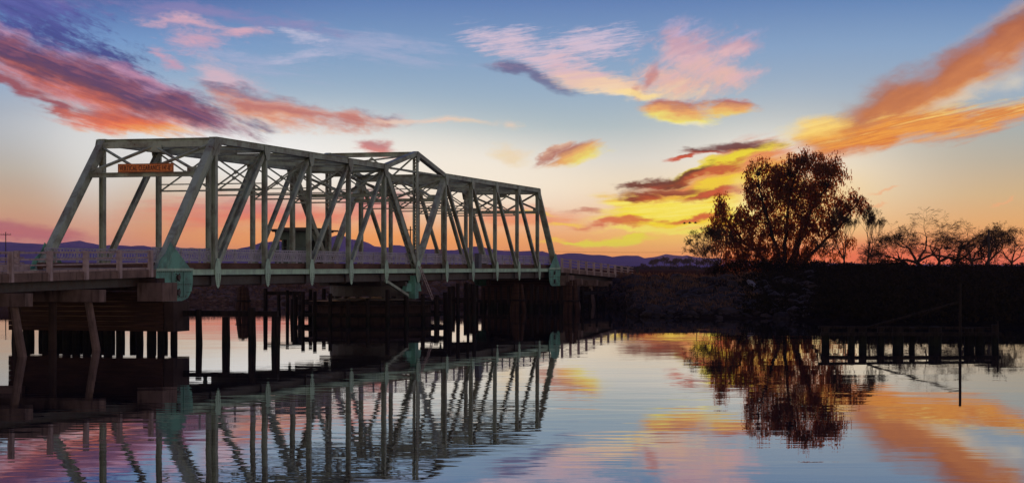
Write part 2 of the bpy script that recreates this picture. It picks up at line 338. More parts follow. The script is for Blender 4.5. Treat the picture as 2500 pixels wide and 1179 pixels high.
M_CABIN = paint((0.10,0.14,0.11), (0.08,0.105,0.08), (0.06,0.035,0.02), 'cabin_paint', 0.62, 0.7)
def woodmat(name, c1, c2, rough=0.85, grain=(8, 8, 0.6)):
    def b(t, out):
        co = objco(t)
        n = t.noise(t.vmath('MULTIPLY', co, grain), 1.0, 6, 0.6); n1 = t.noise(co, 0.5, 4, 0.6)
        c = t.mix(t.smooth(n, 0.3, 0.7), l4(*c1), l4(*c2))
        c = t.mix(t.smooth(n1, 0.4, 0.7), c, l4(c1[0]*0.5, c1[1]*0.5, c1[2]*0.5))
        principled(t, out, c, rough, 0, n, 0.6, 0.03, spec=0.15)
    return material(name, b)
def tideb(t, out):
    co = objco(t); g = t.n.new('ShaderNodeNewGeometry').outputs['Position']; x, y, z = t.sep(g)
    n = t.noise(t.vmath('MULTIPLY', co, (9, 9, 0.7)), 1.0, 6, 0.65); n1 = t.noise(g, 0.9, 4, 0.6)
    dry = t.mix(t.smooth(n, 0.35, 0.65), l4(0.030,0.019,0.014), l4(0.010,0.007,0.006))
    wet = t.mix(t.smooth(n1, 0.4, 0.65), l4(0.007,0.006,0.005), l4(0.014,0.015,0.009))
    lvl = t.math('ADD', z, t.math('MULTIPLY', n1, 0.5))
    principled(t, out, t.mix(t.smooth(lvl, 0.6, 0.95), wet, dry), 0.85, 0, n, 0.8, 0.04, spec=0.15)
M_TIMBER = material('tide_marked_timber', tideb)
M_TIMBERH = woodmat('rest_pier_timber', (0.085,0.038,0.022), (0.035,0.017,0.011), grain=(0.7, 0.7, 9))
M_CURB = woodmat('rust_brown_curb', (0.17,0.085,0.055), (0.10,0.05,0.035), grain=(1.0, 6, 6))
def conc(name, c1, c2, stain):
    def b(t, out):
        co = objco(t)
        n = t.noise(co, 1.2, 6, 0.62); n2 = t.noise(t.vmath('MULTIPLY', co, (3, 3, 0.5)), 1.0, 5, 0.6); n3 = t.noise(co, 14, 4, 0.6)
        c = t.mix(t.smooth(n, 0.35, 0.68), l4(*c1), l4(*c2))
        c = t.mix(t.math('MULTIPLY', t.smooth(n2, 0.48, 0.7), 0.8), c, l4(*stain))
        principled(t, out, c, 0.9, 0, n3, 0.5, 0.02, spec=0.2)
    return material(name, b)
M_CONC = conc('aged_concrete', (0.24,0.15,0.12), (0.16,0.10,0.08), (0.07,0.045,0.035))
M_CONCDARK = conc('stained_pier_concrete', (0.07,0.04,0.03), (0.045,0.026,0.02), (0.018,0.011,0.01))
M_POST = conc('rail_post_concrete', (0.50,0.36,0.33), (0.38,0.27,0.25), (0.20,0.13,0.11))
M_ROAD = conc('worn_roadway', (0.30,0.24,0.23), (0.24,0.19,0.18), (0.16,0.12,0.11))
def plain(name, c, rough=0.6, metal=0.0):
    def b(t, out):
        co = objco(t); n = t.noise(co, 3, 4, 0.6)
        principled(t, out, t.mix(t.smooth(n, 0.3, 0.7), l4(*c), l4(c[0]*0.72, c[1]*0.72, c[2]*0.72)), rough, metal, n, 0.2, 0.01)
    return material(name, b)
M_SIGN = plain('sign_orange', (1.0, 0.24, 0.03), 0.35)
M_BLACK = plain('sign_black', (0.02, 0.012, 0.01), 0.6)
M_LETTER = plain('faded_lettering', (0.03, 0.012, 0.01), 0.6)
M_POLE = plain('pole_wood', (0.05, 0.035, 0.03), 0.9)
M_GREY = plain('cabinet_grey', (0.10, 0.10, 0.13), 0.5)
M_PINKW = plain('pale_plywood', (0.34, 0.22, 0.24), 0.7)
M_ROOF = plain('tar_roof', (0.09, 0.075, 0.06), 0.8)
def glassb(t, out):
    g = t.n.new('ShaderNodeBsdfGlass'); g.inputs['Roughness'].default_value = 0.02; g.inputs['IOR'].default_value = 1.05
    t.l.new(g.outputs[0], out.inputs[0])
M_GLASS = material('window_glass', glassb)

# ------------------------------------------------------------------ mesh helpers
class MB:
    """collects shapes in a place's own coordinates and links them as one mesh"""
    def __init__(s): s.v = []; s.f = []
    def add(s, vs, fs):
        k = len(s.v); s.v += [tuple(v) for v in vs]; s.f += [tuple(i+k for i in f) for f in fs]; return s
    def box(s, a, b):
        (x0,y0,z0),(x1,y1,z1) = a, b
        return s.add([(x0,y0,z0),(x1,y0,z0),(x1,y1,z0),(x0,y1,z0),(x0,y0,z1),(x1,y0,z1),(x1,y1,z1),(x0,y1,z1)],
                     [(0,3,2,1),(4,5,6,7),(0,1,5,4),(1,2,6,5),(2,3,7,6),(3,0,4,7)])
    def beam(s, p, q, w, d, up=(0,1,0), off=(0,0)):
        """bar p-q: w across `up` side, d along `up`"""
        p = Vector(p); q = Vector(q); t = (q-p).normalized(); u = Vector(up)
        if abs(t.dot(u)) > 0.99: u = Vector((1,0,0))
        sx = t.cross(u).normalized(); u = sx.cross(t).normalized()
        o = sx*off[0]+u*off[1]
        vs = []
        for c in (p, q):
            for a, b in ((-1,-1),(1,-1),(1,1),(-1,1)): vs.append(c+o+sx*a*w/2+u*b*d/2)
        return s.add(vs, [(0,1,2,3),(7,6,5,4),(0,4,5,1),(1,5,6,2),(2,6,7,3),(3,7,4,0)])
    def hbeam(s, p, q, depth, width, tf=0.03, tw=0.02, up=(0,1,0)):
        """H section: flanges parallel to the truss plane at +-width/2 along `up`, depth measured in plane"""
        s.beam(p, q, depth, tf, up, (0, width/2-tf/2)); s.beam(p, q, depth, tf, up, (0, -width/2+tf/2))
        return s.beam(p, q, tw, width-2*tf-0.004, up)
    def laced(s, p, q, depth, width, pitch=0.45, up=(0,1,0)):
        """two channels joined by zigzag lacing on both in-plane faces"""
        p = Vector(p); q = Vector(q); t = (q-p).normalized(); u = Vector(up)
        sx = t.cross(u).normalized(); L = (q-p).length
        for k in (-1, 1):
            s.beam(p, q, depth, 0.03, up, (0, k*(width/2-0.015)))
            s.beam(p, q, 0.06, 0.05, up, (depth/2-0.03, k*(width/2-0.06))); s.beam(p, q, 0.06, 0.05, up, (-depth/2+0.03, k*(width/2-0.06)))
        n = max(2, int(L/pitch))
        for k in range(n):
            a = p+t*(L*k/n); b = p+t*(L*(k+1)/n); sg = 1 if k % 2 else -1
            for f in (-1, 1):
                s.beam(a+sx*f*depth/2+u*sg*width*0.45, b+sx*f*depth/2-u*sg*width*0.45, 0.012, 0.07, tuple(u))
        return s
    def tube(s, pts, rad, n=6, cap=True):
        pts = [Vector(p) for p in pts]; rings = []
        if not hasattr(rad, '__len__'): rad = [rad]*len(pts)
        ref = None; k0 = len(s.v)
        for i, p in enumerate(pts):
            t = (pts[min(i+1, len(pts)-1)]-pts[max(i-1, 0)]).normalized()
            if ref is None: ref = t.orthogonal().normalized()
            ref = (ref-t*ref.dot(t)).normalized(); b = t.cross(ref)
            for j in range(n):
                a = 2*math.pi*j/n; s.v.append(tuple(p+(ref*math.cos(a)+b*math.sin(a))*rad[i]))
        for i in range(len(pts)-1):
            for j in range(n):
                a = k0+i*n+j; b = k0+i*n+(j+1) % n; s.f.append((a, b, b+n, a+n))
        if cap:
            s.f.append(tuple(k0+j for j in reversed(range(n)))); s.f.append(tuple(k0+(len(pts)-1)*n+j for j in range(n)))
        return s
    def plate(s, poly, axis, a, b):
        """polygon (2d) pushed from a to b along axis 1 (w): poly is (s,z)"""
        n = len(poly)
        if axis == 1: vs = [(x,a,z) for x,z in poly]+[(x,b,z) for x,z in poly]
        else: vs = [(a,x,z) for x,z in poly]+[(b,x,z) for x,z in poly]
        return s.add(vs, [tuple(range(n)), tuple(reversed(range(n, 2*n)))]+[(i,(i+1) % n+0, (i+1) % n+n, i+n) for i in range(n)])
    def build(s, name, mat, parent=None, origin=(0,0,0), kind=None, smooth=False):
        me = bpy.data.meshes.new(name); o3 = Vector(origin)
        me.from_pydata([tuple(Vector(v)-o3) for v in s.v] if origin != (0,0,0) else s.v, [], s.f)
        me.materials.append(mat)
        if smooth: me.polygons.foreach_set('use_smooth', [True]*len(me.polygons))
        me.update()
        o = bpy.data.objects.new(name, me); COL.objects.link(o)
        if parent: o.parent = parent
        if kind: o['kind'] = kind
        return o
def tag(o, label=None, cat=None, group=None, kind=None):
    if label: o['label'] = label
    if cat: o['category'] = cat
    if group: o['group'] = group
    if kind: o['kind'] = kind
    return o
# the bridge's own frame: s along the near truss, w across to the far truss
UX, UY = 0.26804, 0.96341
P0 = Vector((-19.59, 103.0, 0.0)); PANEL = 7.484; W = 7.30; ROT = math.atan2(UY, UX)
def B(s, w, z=0.0): return Vector((P0.x+UX*s-UY*w, P0.y+UY*s+UX*w, z))
def thing(name, s, w, z, label, cat, group=None):
    """an Empty at (s,w,z) turned with the bridge; children use coordinates relative to it"""
    o = bpy.data.objects.new(name, None); COL.objects.link(o); o.empty_display_size = 0.5
    o.location = B(s, w, z); o.rotation_euler = (0, 0, ROT)
    tag(o, label, cat, group); o_org[o.name] = (s, w, z); return o
o_org = {}
def part(mb, name, mat, root, kind=None, smooth=False, sub=None):
    """part of `root` (or sub-part under `sub`) with vertices given in bridge-frame s,w,z"""
    return mb.build(name, mat, sub or root, o_org[root.name], kind, smooth)
def alone(mb, name, mat, s, w, z, label, cat, group=None, smooth=False):
    o = mb.build(name, mat, None, (s, w, z), None, smooth)
    o.location = B(s, w, z); o.rotation_euler = (0, 0, ROT); return tag(o, label, cat, group)
def empty(name, loc, label, cat, group=None):
    o = bpy.data.objects.new(name, None); COL.objects.link(o); o.location = loc; return tag(o, label, cat, group)

# ------------------------------------------------------------------ ground, water, hills
def at(px, Y): return ((px-CX)/F_PX*Y, Y)
from mathutils import noise as mnoise
def nz(x, y, s): return mnoise.noise(Vector((x*s, y*s, 0.37)))
TOE = [(-420,300), (-150,240), (-60,222), at(470,215), at(760,211), at(1000,196), at(1250,203), at(1400,205), at(1470,204), at(1528,196), at(1566,158), at(1700,151), at(1900,152), at(2050,138), at(2200,130), at(2500,129), (60,124), (110,112), (260,90)]
CREST = [(-470,330), (-160,270), (-66,252), at(470,250), at(760,246), at(1000,240), at(1250,238), at(1400,230), at(1470,222), at(1512,218), at(1560,216), at(1700,222), at(1900,228), at(2050,230), at(2200,232), at(2500,232), (75,222), (135,205), (310,170)]
CZ = [3.0,3.0,3.0,2.5,2.6,2.8,3.0,3.1,3.2,3.2,3.15,3.1,3.4,4.2,4.35,4.35,4.35,4.3,4.3]
def lerp(a, b, t): return a+(b-a)*t
def dense(lst, k):
    out = []
    for i in range(len(lst)-1):
        for j in range(k): out.append(tuple(lerp(a, b, j/k) for a, b in zip(lst[i], lst[i+1])))
    out.append(tuple(lst[-1])); return out
K = 14
toe = dense(TOE, K); crest = dense(CREST, K); cz = [c[0] for c in dense([(z,) for z in CZ], K)]
rows = []
prof = [(-0.22,-1.6),(-0.06,-0.45),(0.0,-0.02),(0.03,0.12),(0.08,0.20),(0.15,0.29),(0.24,0.38),(0.34,0.47),(0.45,0.56),(0.57,0.66),(0.7,0.77),(0.84,0.89),(1.0,1.0)]
gv = []; gf = []
for r, (t, h) in enumerate(prof):
    for i in range(len(toe)):
        x = lerp(toe[i][0], crest[i][0], t); y = lerp(toe[i][1], crest[i][1], t)
        y += nz(x, y, 0.12)*2.0+nz(x, y, 0.5)*0.7
        z = h*cz[i] if h >= 0 else h
        if h > 0.05: z += nz(x, y+40, 0.35)*0.22*min(1, h*3)+nz(x, y, 1.1)*0.12
        if r == len(prof)-1: z = cz[i]+nz(x, 7, 0.2)*0.12+nz(x, 3, 0.7)*0.06
        gv.append((x, y, z))
far = [(12, None), (40, None), (120, None), (500, None), (1500, None), (4600, None)]
for d, _ in far:
    for i in range(len(toe)):
        x, y = crest[i]; L = math.hypot(x, y); e = 1+d/L
        zz = lerp(cz[i], 3.0, min(1, d/40.0)) if d < 2000 else 2.9
        gv.append((x*e*(1.0 if d < 500 else 1), y*e, zz+nz(x, d, 0.1)*0.08))
nr = len(prof)+len(far); nc = len(toe)
for r in range(nr-1):
    for i in range(nc-1):
        a = r*nc+i; gf.append((a, a+1, a+1+nc, a+nc))
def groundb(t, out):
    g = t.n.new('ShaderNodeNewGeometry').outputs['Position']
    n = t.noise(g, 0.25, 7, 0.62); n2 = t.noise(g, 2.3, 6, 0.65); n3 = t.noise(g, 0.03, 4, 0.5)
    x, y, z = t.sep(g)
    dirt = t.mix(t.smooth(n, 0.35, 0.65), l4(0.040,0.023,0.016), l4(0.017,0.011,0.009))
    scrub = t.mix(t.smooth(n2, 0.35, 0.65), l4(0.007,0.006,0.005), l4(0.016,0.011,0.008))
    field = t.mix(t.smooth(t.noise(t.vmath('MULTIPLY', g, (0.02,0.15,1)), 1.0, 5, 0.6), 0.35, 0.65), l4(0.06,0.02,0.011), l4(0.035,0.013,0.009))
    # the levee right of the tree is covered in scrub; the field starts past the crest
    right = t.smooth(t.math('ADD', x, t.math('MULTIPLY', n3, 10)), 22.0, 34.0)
    lit_straw = t.mix(t.smooth(n2, 0.35, 0.65), l4(0.17,0.085,0.05), l4(0.075,0.038,0.026))  # dry grass colour with the left bank's warm light painted in
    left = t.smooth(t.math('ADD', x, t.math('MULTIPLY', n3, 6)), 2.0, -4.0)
    c = t.mix(left, t.mix(right, dirt, scrub), lit_straw)
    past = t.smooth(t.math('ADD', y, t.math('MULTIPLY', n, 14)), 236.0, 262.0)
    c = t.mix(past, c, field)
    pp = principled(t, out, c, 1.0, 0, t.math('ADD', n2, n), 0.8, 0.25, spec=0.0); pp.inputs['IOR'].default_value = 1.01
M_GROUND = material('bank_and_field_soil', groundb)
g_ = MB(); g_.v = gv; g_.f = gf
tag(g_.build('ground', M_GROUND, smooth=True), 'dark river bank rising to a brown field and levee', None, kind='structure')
# the near bank behind the camera and left, outside the picture
nb = MB(); nn = []
NB = [(-300,110),(-120,84),(-60,72),(-34,62),(-14,30),(4,17),(30,12),(90,16),(260,20)]
NBK = [(-330,80),(-130,60),(-72,52),(-42,44),(-20,14),(0,2),(30,-6),(95,-4),(280,0)]
for k, (a, b) in enumerate(zip(dense(NB, 5), dense(NBK, 5))):
    for t, z in ((-0.2,-1.5),(0,0),(0.5,1.5),(1,2.5),(14,2.6)):
        nb.v.append((lerp(a[0],b[0],t), lerp(a[1],b[1],t), z+nz(a[0],t*3+a[1],0.3)*0.25))
m_ = len(dense(NB, 5))
for i in range(m_-1):
    for j in range(4): nb.f.append((i*5+j, (i+1)*5+j, (i+1)*5+j+1, i*5+j+1))
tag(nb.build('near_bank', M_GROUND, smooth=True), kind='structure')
bed = MB(); bed.add([(-4000,-400,-3.5),(4000,-400,-3.5),(4000,1500,-3.5),(-4000,1500,-3.5)], [(0,1,2,3)])
tag(bed.build('river_bed', M_GROUND), kind='structure')
def waterb(t, out):
    g = t.n.new('ShaderNodeNewGeometry').outputs['Position']
    r1 = t.noise(t.vmath('MULTIPLY', g, (0.16, 0.42, 1)), 1.0, 2, 0.5, 0.3)
    r2 = t.noise(t.vmath('MULTIPLY', g, (0.5, 1.5, 1)), 1.0, 2, 0.5, 0.3)
    r3 = t.noise(t.vmath('MULTIPLY', g, (0.05, 0.1, 1)), 1.0, 2, 0.5)
    patch = t.smooth(t.noise(t.vmath('MULTIPLY', g, (0.03, 0.045, 1)), 1.0, 3, 0.5), 0.42, 0.62, 0.45, 1.35)
    x, y, z = t.sep(g)
    # a breeze-ruffled patch lies off the open span
    dxp = t.math('DIVIDE', t.math('ADD', x, 4.5), 9.0); dyp = t.math('DIVIDE', t.math('SUBTRACT', y, 53.0), 16.0)
    ruf = t.math('EXPONENT', t.math('MULTIPLY', t.math('ADD', t.math('MULTIPLY', dxp, dxp), t.math('MULTIPLY', dyp, dyp)), -1.0))
    amp = t.math('ADD', patch, t.math('MULTIPLY', ruf, 1.8))
    h = t.math('ADD', t.math('ADD', t.math('MULTIPLY', r1, 0.0038), t.math('MULTIPLY', r2, 0.0014)), t.math('MULTIPLY', r3, 0.006))
    h = t.math('MULTIPLY', h, amp)
    p = t.n.new('ShaderNodeBsdfPrincipled')
    p.inputs['Base Color'].default_value = l4(0.012, 0.014, 0.02); p.inputs['Roughness'].default_value = 0.0
    p.inputs['IOR'].default_value = 1.6; p.inputs['Specular IOR Level'].default_value = 0.9
    b = t.n.new('ShaderNodeBump'); b.inputs['Strength'].default_value = 1.0; b.inputs['Distance'].default_value = WAVE
    t.l.new(h, b.inputs['Height']); t.l.new(b.outputs[0], p.inputs['Normal']); t.l.new(p.outputs[0], out.inputs[0])
WAVE = 1.0
M_WATER = material('river_water', waterb)
wmb = MB(); wmb.add([(-2500,-390,0),(2500,-390,0),(2500,420,0),(-2500,420,0)], [(0,1,2,3)])
tag(wmb.build('river_water', M_WATER), 'calm river reflecting the sunset sky and bridge', kind='structure')

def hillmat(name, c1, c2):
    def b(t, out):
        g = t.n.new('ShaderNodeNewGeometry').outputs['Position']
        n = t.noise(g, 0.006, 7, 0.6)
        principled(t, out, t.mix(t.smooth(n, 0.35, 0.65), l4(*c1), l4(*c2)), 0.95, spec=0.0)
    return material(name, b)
M_HILL = hillmat('distant_hazed_hills', (0.16,0.13,0.36), (0.12,0.10,0.28))  # violet evening haze painted into both hill colours
M_HILL2 = hillmat('far_hazed_hills', (0.24,0.15,0.30), (0.20,0.13,0.27))
def ridge(name, prof, dist, depth, mat, rough, label, tail=0.35):
    prof = sorted(prof); mb = MB(); n = 300
    x0, x1 = prof[0][0], prof[-1][0]
    def top(px):
        for (a, ya), (b, yb) in zip(prof, prof[1:]):
            if a <= px <= b:
                t = (px-a)/(b-a); t = t*t*(3-2*t); return lerp(ya, yb, t)
        return prof[-1][1]
    R = 9
    for i in range(n+1):
        px = lerp(x0, x1, i/n)
        hgt = (HY-top(px))/F_PX*dist+CAMZ
        for j in range(R):
            t = j/(R-1)                                   # 0 = front foot, 0.5 = crest, 1 = back foot
            Y = dist+(t-0.5)*2*depth*(1 if t < 0.5 else 1)
            X = (px-CX)/F_PX*dist
            k = 1-abs(t-0.5)*2
            z = 1.0+(hgt-1.0)*(k**0.8)
            z += (mnoise.noise(Vector((X*0.01, Y*0.01, 3.0)))*rough*hgt*0.5 if 0.05 < k < 0.99 else 0)
            if k > 0.99: z += mnoise.noise(Vector((X*0.03, 1.0, 3.0)))*rough*6+mnoise.noise(Vector((X*0.09, 1.0, 8.0)))*rough*4
            mb.v.append((X, Y+mnoise.noise(Vector((X*0.006, j*0.7, 1)))*depth*0.15, z))
    for i in range(n):
        for j in range(R-1):
            a = i*R+j; mb.f.append((a, a+R, a+R+1, a+1))
    tag(mb.build(name, mat, smooth=True), label, kind='structure')
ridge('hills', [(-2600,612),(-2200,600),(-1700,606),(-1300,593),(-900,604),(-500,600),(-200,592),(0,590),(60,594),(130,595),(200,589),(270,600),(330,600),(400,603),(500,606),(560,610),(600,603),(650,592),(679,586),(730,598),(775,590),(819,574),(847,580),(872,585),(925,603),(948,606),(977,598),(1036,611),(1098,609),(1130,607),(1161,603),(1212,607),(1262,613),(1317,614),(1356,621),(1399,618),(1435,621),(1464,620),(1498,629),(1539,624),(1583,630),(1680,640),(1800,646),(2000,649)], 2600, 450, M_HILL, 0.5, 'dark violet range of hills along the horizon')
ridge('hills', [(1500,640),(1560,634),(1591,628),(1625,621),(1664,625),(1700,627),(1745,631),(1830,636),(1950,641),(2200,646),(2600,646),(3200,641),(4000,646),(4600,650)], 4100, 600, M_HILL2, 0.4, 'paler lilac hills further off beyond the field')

# ------------------------------------------------------------------ swing bridge
ZC = 3.90; ZT = 11.67; ZA = 13.1
bridge = thing('swing_bridge', 6*PANEL, W/2, 0.0, 'long green steel truss swing bridge spanning the river on a round centre pier', 'bridge')
def N(t): return t*PANEL
top = {t: ZT for t in range(1, 12)}; top[6] = ZA
BW = 0.36
for wi, w in enumerate((0.0, W)):
    out_ = -1 if w == 0 else 1
    mb = MB().beam((N(0)-0.6, w, ZC), (N(12)+0.6, w, ZC), 0.30, BW, (0,1,0)); mb.beam((N(0)-0.6, w, ZC+0.16), (N(12)+0.6, w, ZC+0.16), 0.025, BW+0.08)
    part(mb, 'bottom_chord', M_CHORD, bridge)
    mb = MB().beam((N(1)-0.15, w, ZT), (N(5)+0.2, w, ZT), 0.36, 0.40).beam((N(1)-0.2, w, ZT+0.195), (N(5)+0.2, w, ZT+0.195), 0.03, 0.5)
    part(mb, 'top_chord', M_STEEL, bridge)
    mb = MB().beam((N(7)-0.2, w, ZT), (N(11)+0.15, w, ZT), 0.36, 0.40).beam((N(7)-0.2, w, ZT+0.195), (N(11)+0.2, w, ZT+0.195), 0.03, 0.5)
    part(mb, 'top_chord', M_STEEL, bridge)
    for a, b in ((5, 6), (6, 7)):
        mb = MB().beam((N(a), w, top[a]), (N(b), w, top[b]), 0.34, 0.40)
        part(mb, 'peaked_chord', M_STEEL, bridge)
    part(MB().beam((N(5), w, ZT-0.02), (N(7), w, ZT-0.02), 0.14, 0.2), 'tie_bar', M_STEEL, bridge)
    for a, b in (((0, ZC), (1, ZT)), ((12, ZC), (11, ZT))):
        p = (N(a[0]), w, a[1]); q_ = (N(b[0]), w, b[1])
        mb = MB().beam(p, q_, 0.46, 0.44); mb.beam(p, q_, 0.03, 0.54, off=(-0.245 if a[0] == 0 else 0.245, 0))
        part(mb, 'end_post', M_STEEL, bridge)
    for t in range(1, 12):
        p = (N(t), w, ZC+0.152); q_ = (N(t), w, top[t]-0.185)
        mb = MB()
        if t == 6: mb.laced(p, q_, 0.46, 0.36)
        else: mb.hbeam(p, q_, 0.36 if t in (1, 11, 5, 7) else 0.28, 0.30, 0.025, 0.02)
        part(mb, 'vertical_post', M_STEEL, bridge)
    for a, b in ((1,2),(2,3),(3,4),(4,5),(11,10),(10,9),(9,8),(8,7)):
        mb = MB().hbeam((N(a), w, ZC+0.1), (N(b), w, ZT-0.1), 0.34 if a in (1, 11) else 0.26, 0.28, 0.025, 0.02)
        part(mb, 'diagonal', M_STEEL, bridge)
    for a in (5, 7):
        mb = MB()
        if a == 5: mb.laced((N(5), w, ZT-0.1), (N(6), w, ZC+0.1), 0.48, 0.36, 0.5)
        else: mb.beam((N(7), w, ZT-0.1), (N(6), w, ZC+0.1), 0.48, 0.38)
        part(mb, 'diagonal', M_STEEL, bridge)
    # gusset plates: pointed hangers below, fans above
    for t in range(1, 12):
        if t == 6: hw, lo = 0.6, 2.95
        else: hw, lo = 0.42, 2.95
        s0 = N(t); y0 = w+out_*(BW/2+0.045)
        poly = [(s0-hw*0.9, 3.55), (s0-hw*0.45, lo+0.12), (s0, lo), (s0+hw*0.45, lo+0.12), (s0+hw*0.9, 3.55), (s0+hw, 4.06), (s0+hw*0.75, 4.45), (s0+hw*0.3, 4.72), (s0-hw*0.3, 4.72), (s0-hw*0.75, 4.45), (s0-hw, 4.06)]
        g = part(MB().plate(poly, 1, y0, y0+out_*0.02), 'gusset_plate', M_CHORD, bridge)
        rv = MB()
        for k in range(6):
            for dx_ in (-0.16, 0.16):
                rv.box((s0+dx_-0.025, min(y0+out_*0.022, y0+out_*0.04), 3.2+k*0.11), (s0+dx_+0.025, max(y0+out_*0.022, y0+out_*0.04), 3.25+k*0.11))
        part(rv, 'rivets', M_DARKSTEEL, bridge, kind='stuff', sub=g)
        zt = top[t]
        if t in (1, 11):
            sg = 1 if t == 1 else -1
            poly = [(s0-sg*0.75, zt-0.95), (s0-sg*0.35, zt+0.17), (s0+sg*0.5, zt+0.17), (s0+sg*0.5, zt-0.3), (s0+sg*0.18, zt-0.8)]
        elif t == 6: poly = [(s0-0.45, zt-0.25), (s0-0.1, zt+0.14), (s0+0.1, zt+0.14), (s0+0.45, zt-0.25), (s0+0.2, zt-0.7), (s0-0.2, zt-0.7)]
        else: poly = [(s0-0.5, zt+0.14), (s0+0.42, zt+0.14), (s0+0.42, zt-0.25), (s0+0.16, zt-0.75), (s0-0.2, zt-0.75), (s0-0.5, zt-0.25)]
        if t in (7, 8, 9, 10): poly = [(2*s0-x, z) for x, z in poly]
        part(MB().plate(poly, 1, y0, y0+out_*0.02), 'gusset_plate', M_STEEL, bridge)
    # big end plates carrying the end lifts
    for e, sg in ((N(0), 1), (N(12), -1)):
        y0 = w+out_*(BW/2+0.07)
        poly = [(e-sg*0.7, 4.05), (e-sg*0.7, 2.3), (e+sg*2.6, 2.3), (e+sg*3.3, 2.45), (e+sg*3.8, 2.85), (e+sg*3.95, 3.3), (e+sg*3.95, 4.05)]
        pl = part(MB().plate(poly, 1, y0, y0+out_*0.03), 'end_plate', M_MINT, bridge)
        tri = [(e-sg*0.55, 4.09), (e+sg*3.7, 4.09), (e+sg*1.1, 5.6), (e+sg*0.55, 5.0), (e-sg*0.2, 4.6)]
        part(MB().plate(tri, 1, y0-out_*0.01, y0+out_*0.02), 'knee_plate', M_MINT, bridge)
        st = MB().beam((e-sg*0.7, y0+out_*0.045, 4.06), (e+sg*3.95, y0+out_*0.045, 4.06), 0.14, 0.05)
        part(st, 'plate_angle', M_CHORD, bridge, sub=pl)
        bl = MB()
        for k in range(19):
            for zz in (2.5 if 2 < k < 16 else 2.75, 3.2, 3.92):
                xx = e+sg*(-0.5+k*0.23); bl.box((xx-0.03, min(y0+out_*0.032, y0+out_*0.055), zz), (xx+0.03, max(y0+out_*0.032, y0+out_*0.055), zz+0.05))
        part(bl, 'rivets', M_DARKSTEEL, bridge, kind='stuff', sub=pl)
        part(MB().beam((e+sg*1.2, y0+out_*0.05, 2.35), (e+sg*1.2, y0+out_*0.05, 3.97), 0.12, 0.04, (0,1,0)), 'stiffener', M_MINT, bridge, sub=pl)
        part(MB().beam((e+sg*2.75, y0+out_*0.05, 2.5), (e+sg*2.75, y0+out_*0.05, 3.97), 0.12, 0.04, (0,1,0)), 'stiffener', M_MINT, bridge, sub=pl)
        for zz in (3.62, 2.78):
            bm_ = MB()
            cx_ = e+sg*1.95
            bm_.tube([(cx_, y0+out_*0.03, zz), (cx_, y0+out_*0.16, zz)], 0.17, 10)
            for da in range(4):
                bm_.box((cx_-0.24+0.42*(da % 2), min(y0+out_*0.032, y0+out_*0.09), zz-0.22+0.38*(da//2)), (cx_-0.18+0.42*(da % 2), max(y0+out_*0.032, y0+out_*0.09), zz-0.16+0.38*(da//2)))
            part(bm_, 'lift_pin', M_DARKSTEEL, bridge, sub=pl)
# cross frames
for t in range(1, 12):
    zt = top[t]
    if t == 6: continue
    mb = MB().hbeam((N(t), 0.21, zt-0.05), (N(t), W-0.21, zt-0.05), 0.30, 0.46, up=(0,0,1))
    part(mb, 'top_strut', M_STEEL, bridge)
def laterals(a, b):
    za, zb = top[a], top[b]
    mb = MB().beam((N(a), 0.15, za+0.02), (N(b), W-0.15, zb+0.02), 0.2, 0.13, (0,0,1)).beam((N(a), W-0.15, za-0.12), (N(b), 0.15, zb-0.12), 0.2, 0.13, (0,0,1))
    part(mb, 'lateral_brace', M_STEEL, bridge)
for a in range(1, 11): laterals(a, a+1)
part(MB().hbeam((N(6), 0.21, ZA-0.05), (N(6), W-0.21, ZA-0.05), 0.30, 0.36, up=(0,0,1)), 'top_strut', M_STEEL, bridge)
def xframe(s_, zlo, zhi, bar, name='sway_frame', zlow2=True, skew=0.0):
    """lower strut with two bays of crossed bars up to the top strut"""
    mb = MB().beam((s_, 0.2, zlo), (s_, W-0.2, zlo), 0.12, 0.10, (0,0,1))
    if zlow2: mb.beam((s_, 0.2, zlo+0.42), (s_, W-0.2, zlo+0.42), 0.08, 0.07, (0,0,1))
    f = part(mb, name, M_STEEL, bridge)
    for k in (0, 1):
        w0 = 0.2+k*(W/2-0.2); w1 = W/2 if k == 0 else W-0.2
        b_ = MB().beam((s_-0.05, w0, zlo+0.05), (s_-0.05, w1, zhi), bar, bar*0.5, (1,0,0)).beam((s_+0.03, w1, zlo+0.05), (s_+0.03, w0, zhi), bar, bar*0.5, (1,0,0))
        b_.plate([((w0+w1)/2-0.16, (zlo+zhi)/2), ((w0+w1)/2, (zlo+zhi)/2-0.16), ((w0+w1)/2+0.16, (zlo+zhi)/2), ((w0+w1)/2, (zlo+zhi)/2+0.16)], 0, s_-0.09, s_-0.08)
        part(b_, 'cross_brace', M_STEEL, bridge, sub=f)
    return f
for t in (2, 3, 4, 5, 7, 8, 9, 10): xframe(N(t), 9.05, 11.35, 0.10)
xframe(N(6), 9.9, 12.8, 0.13)
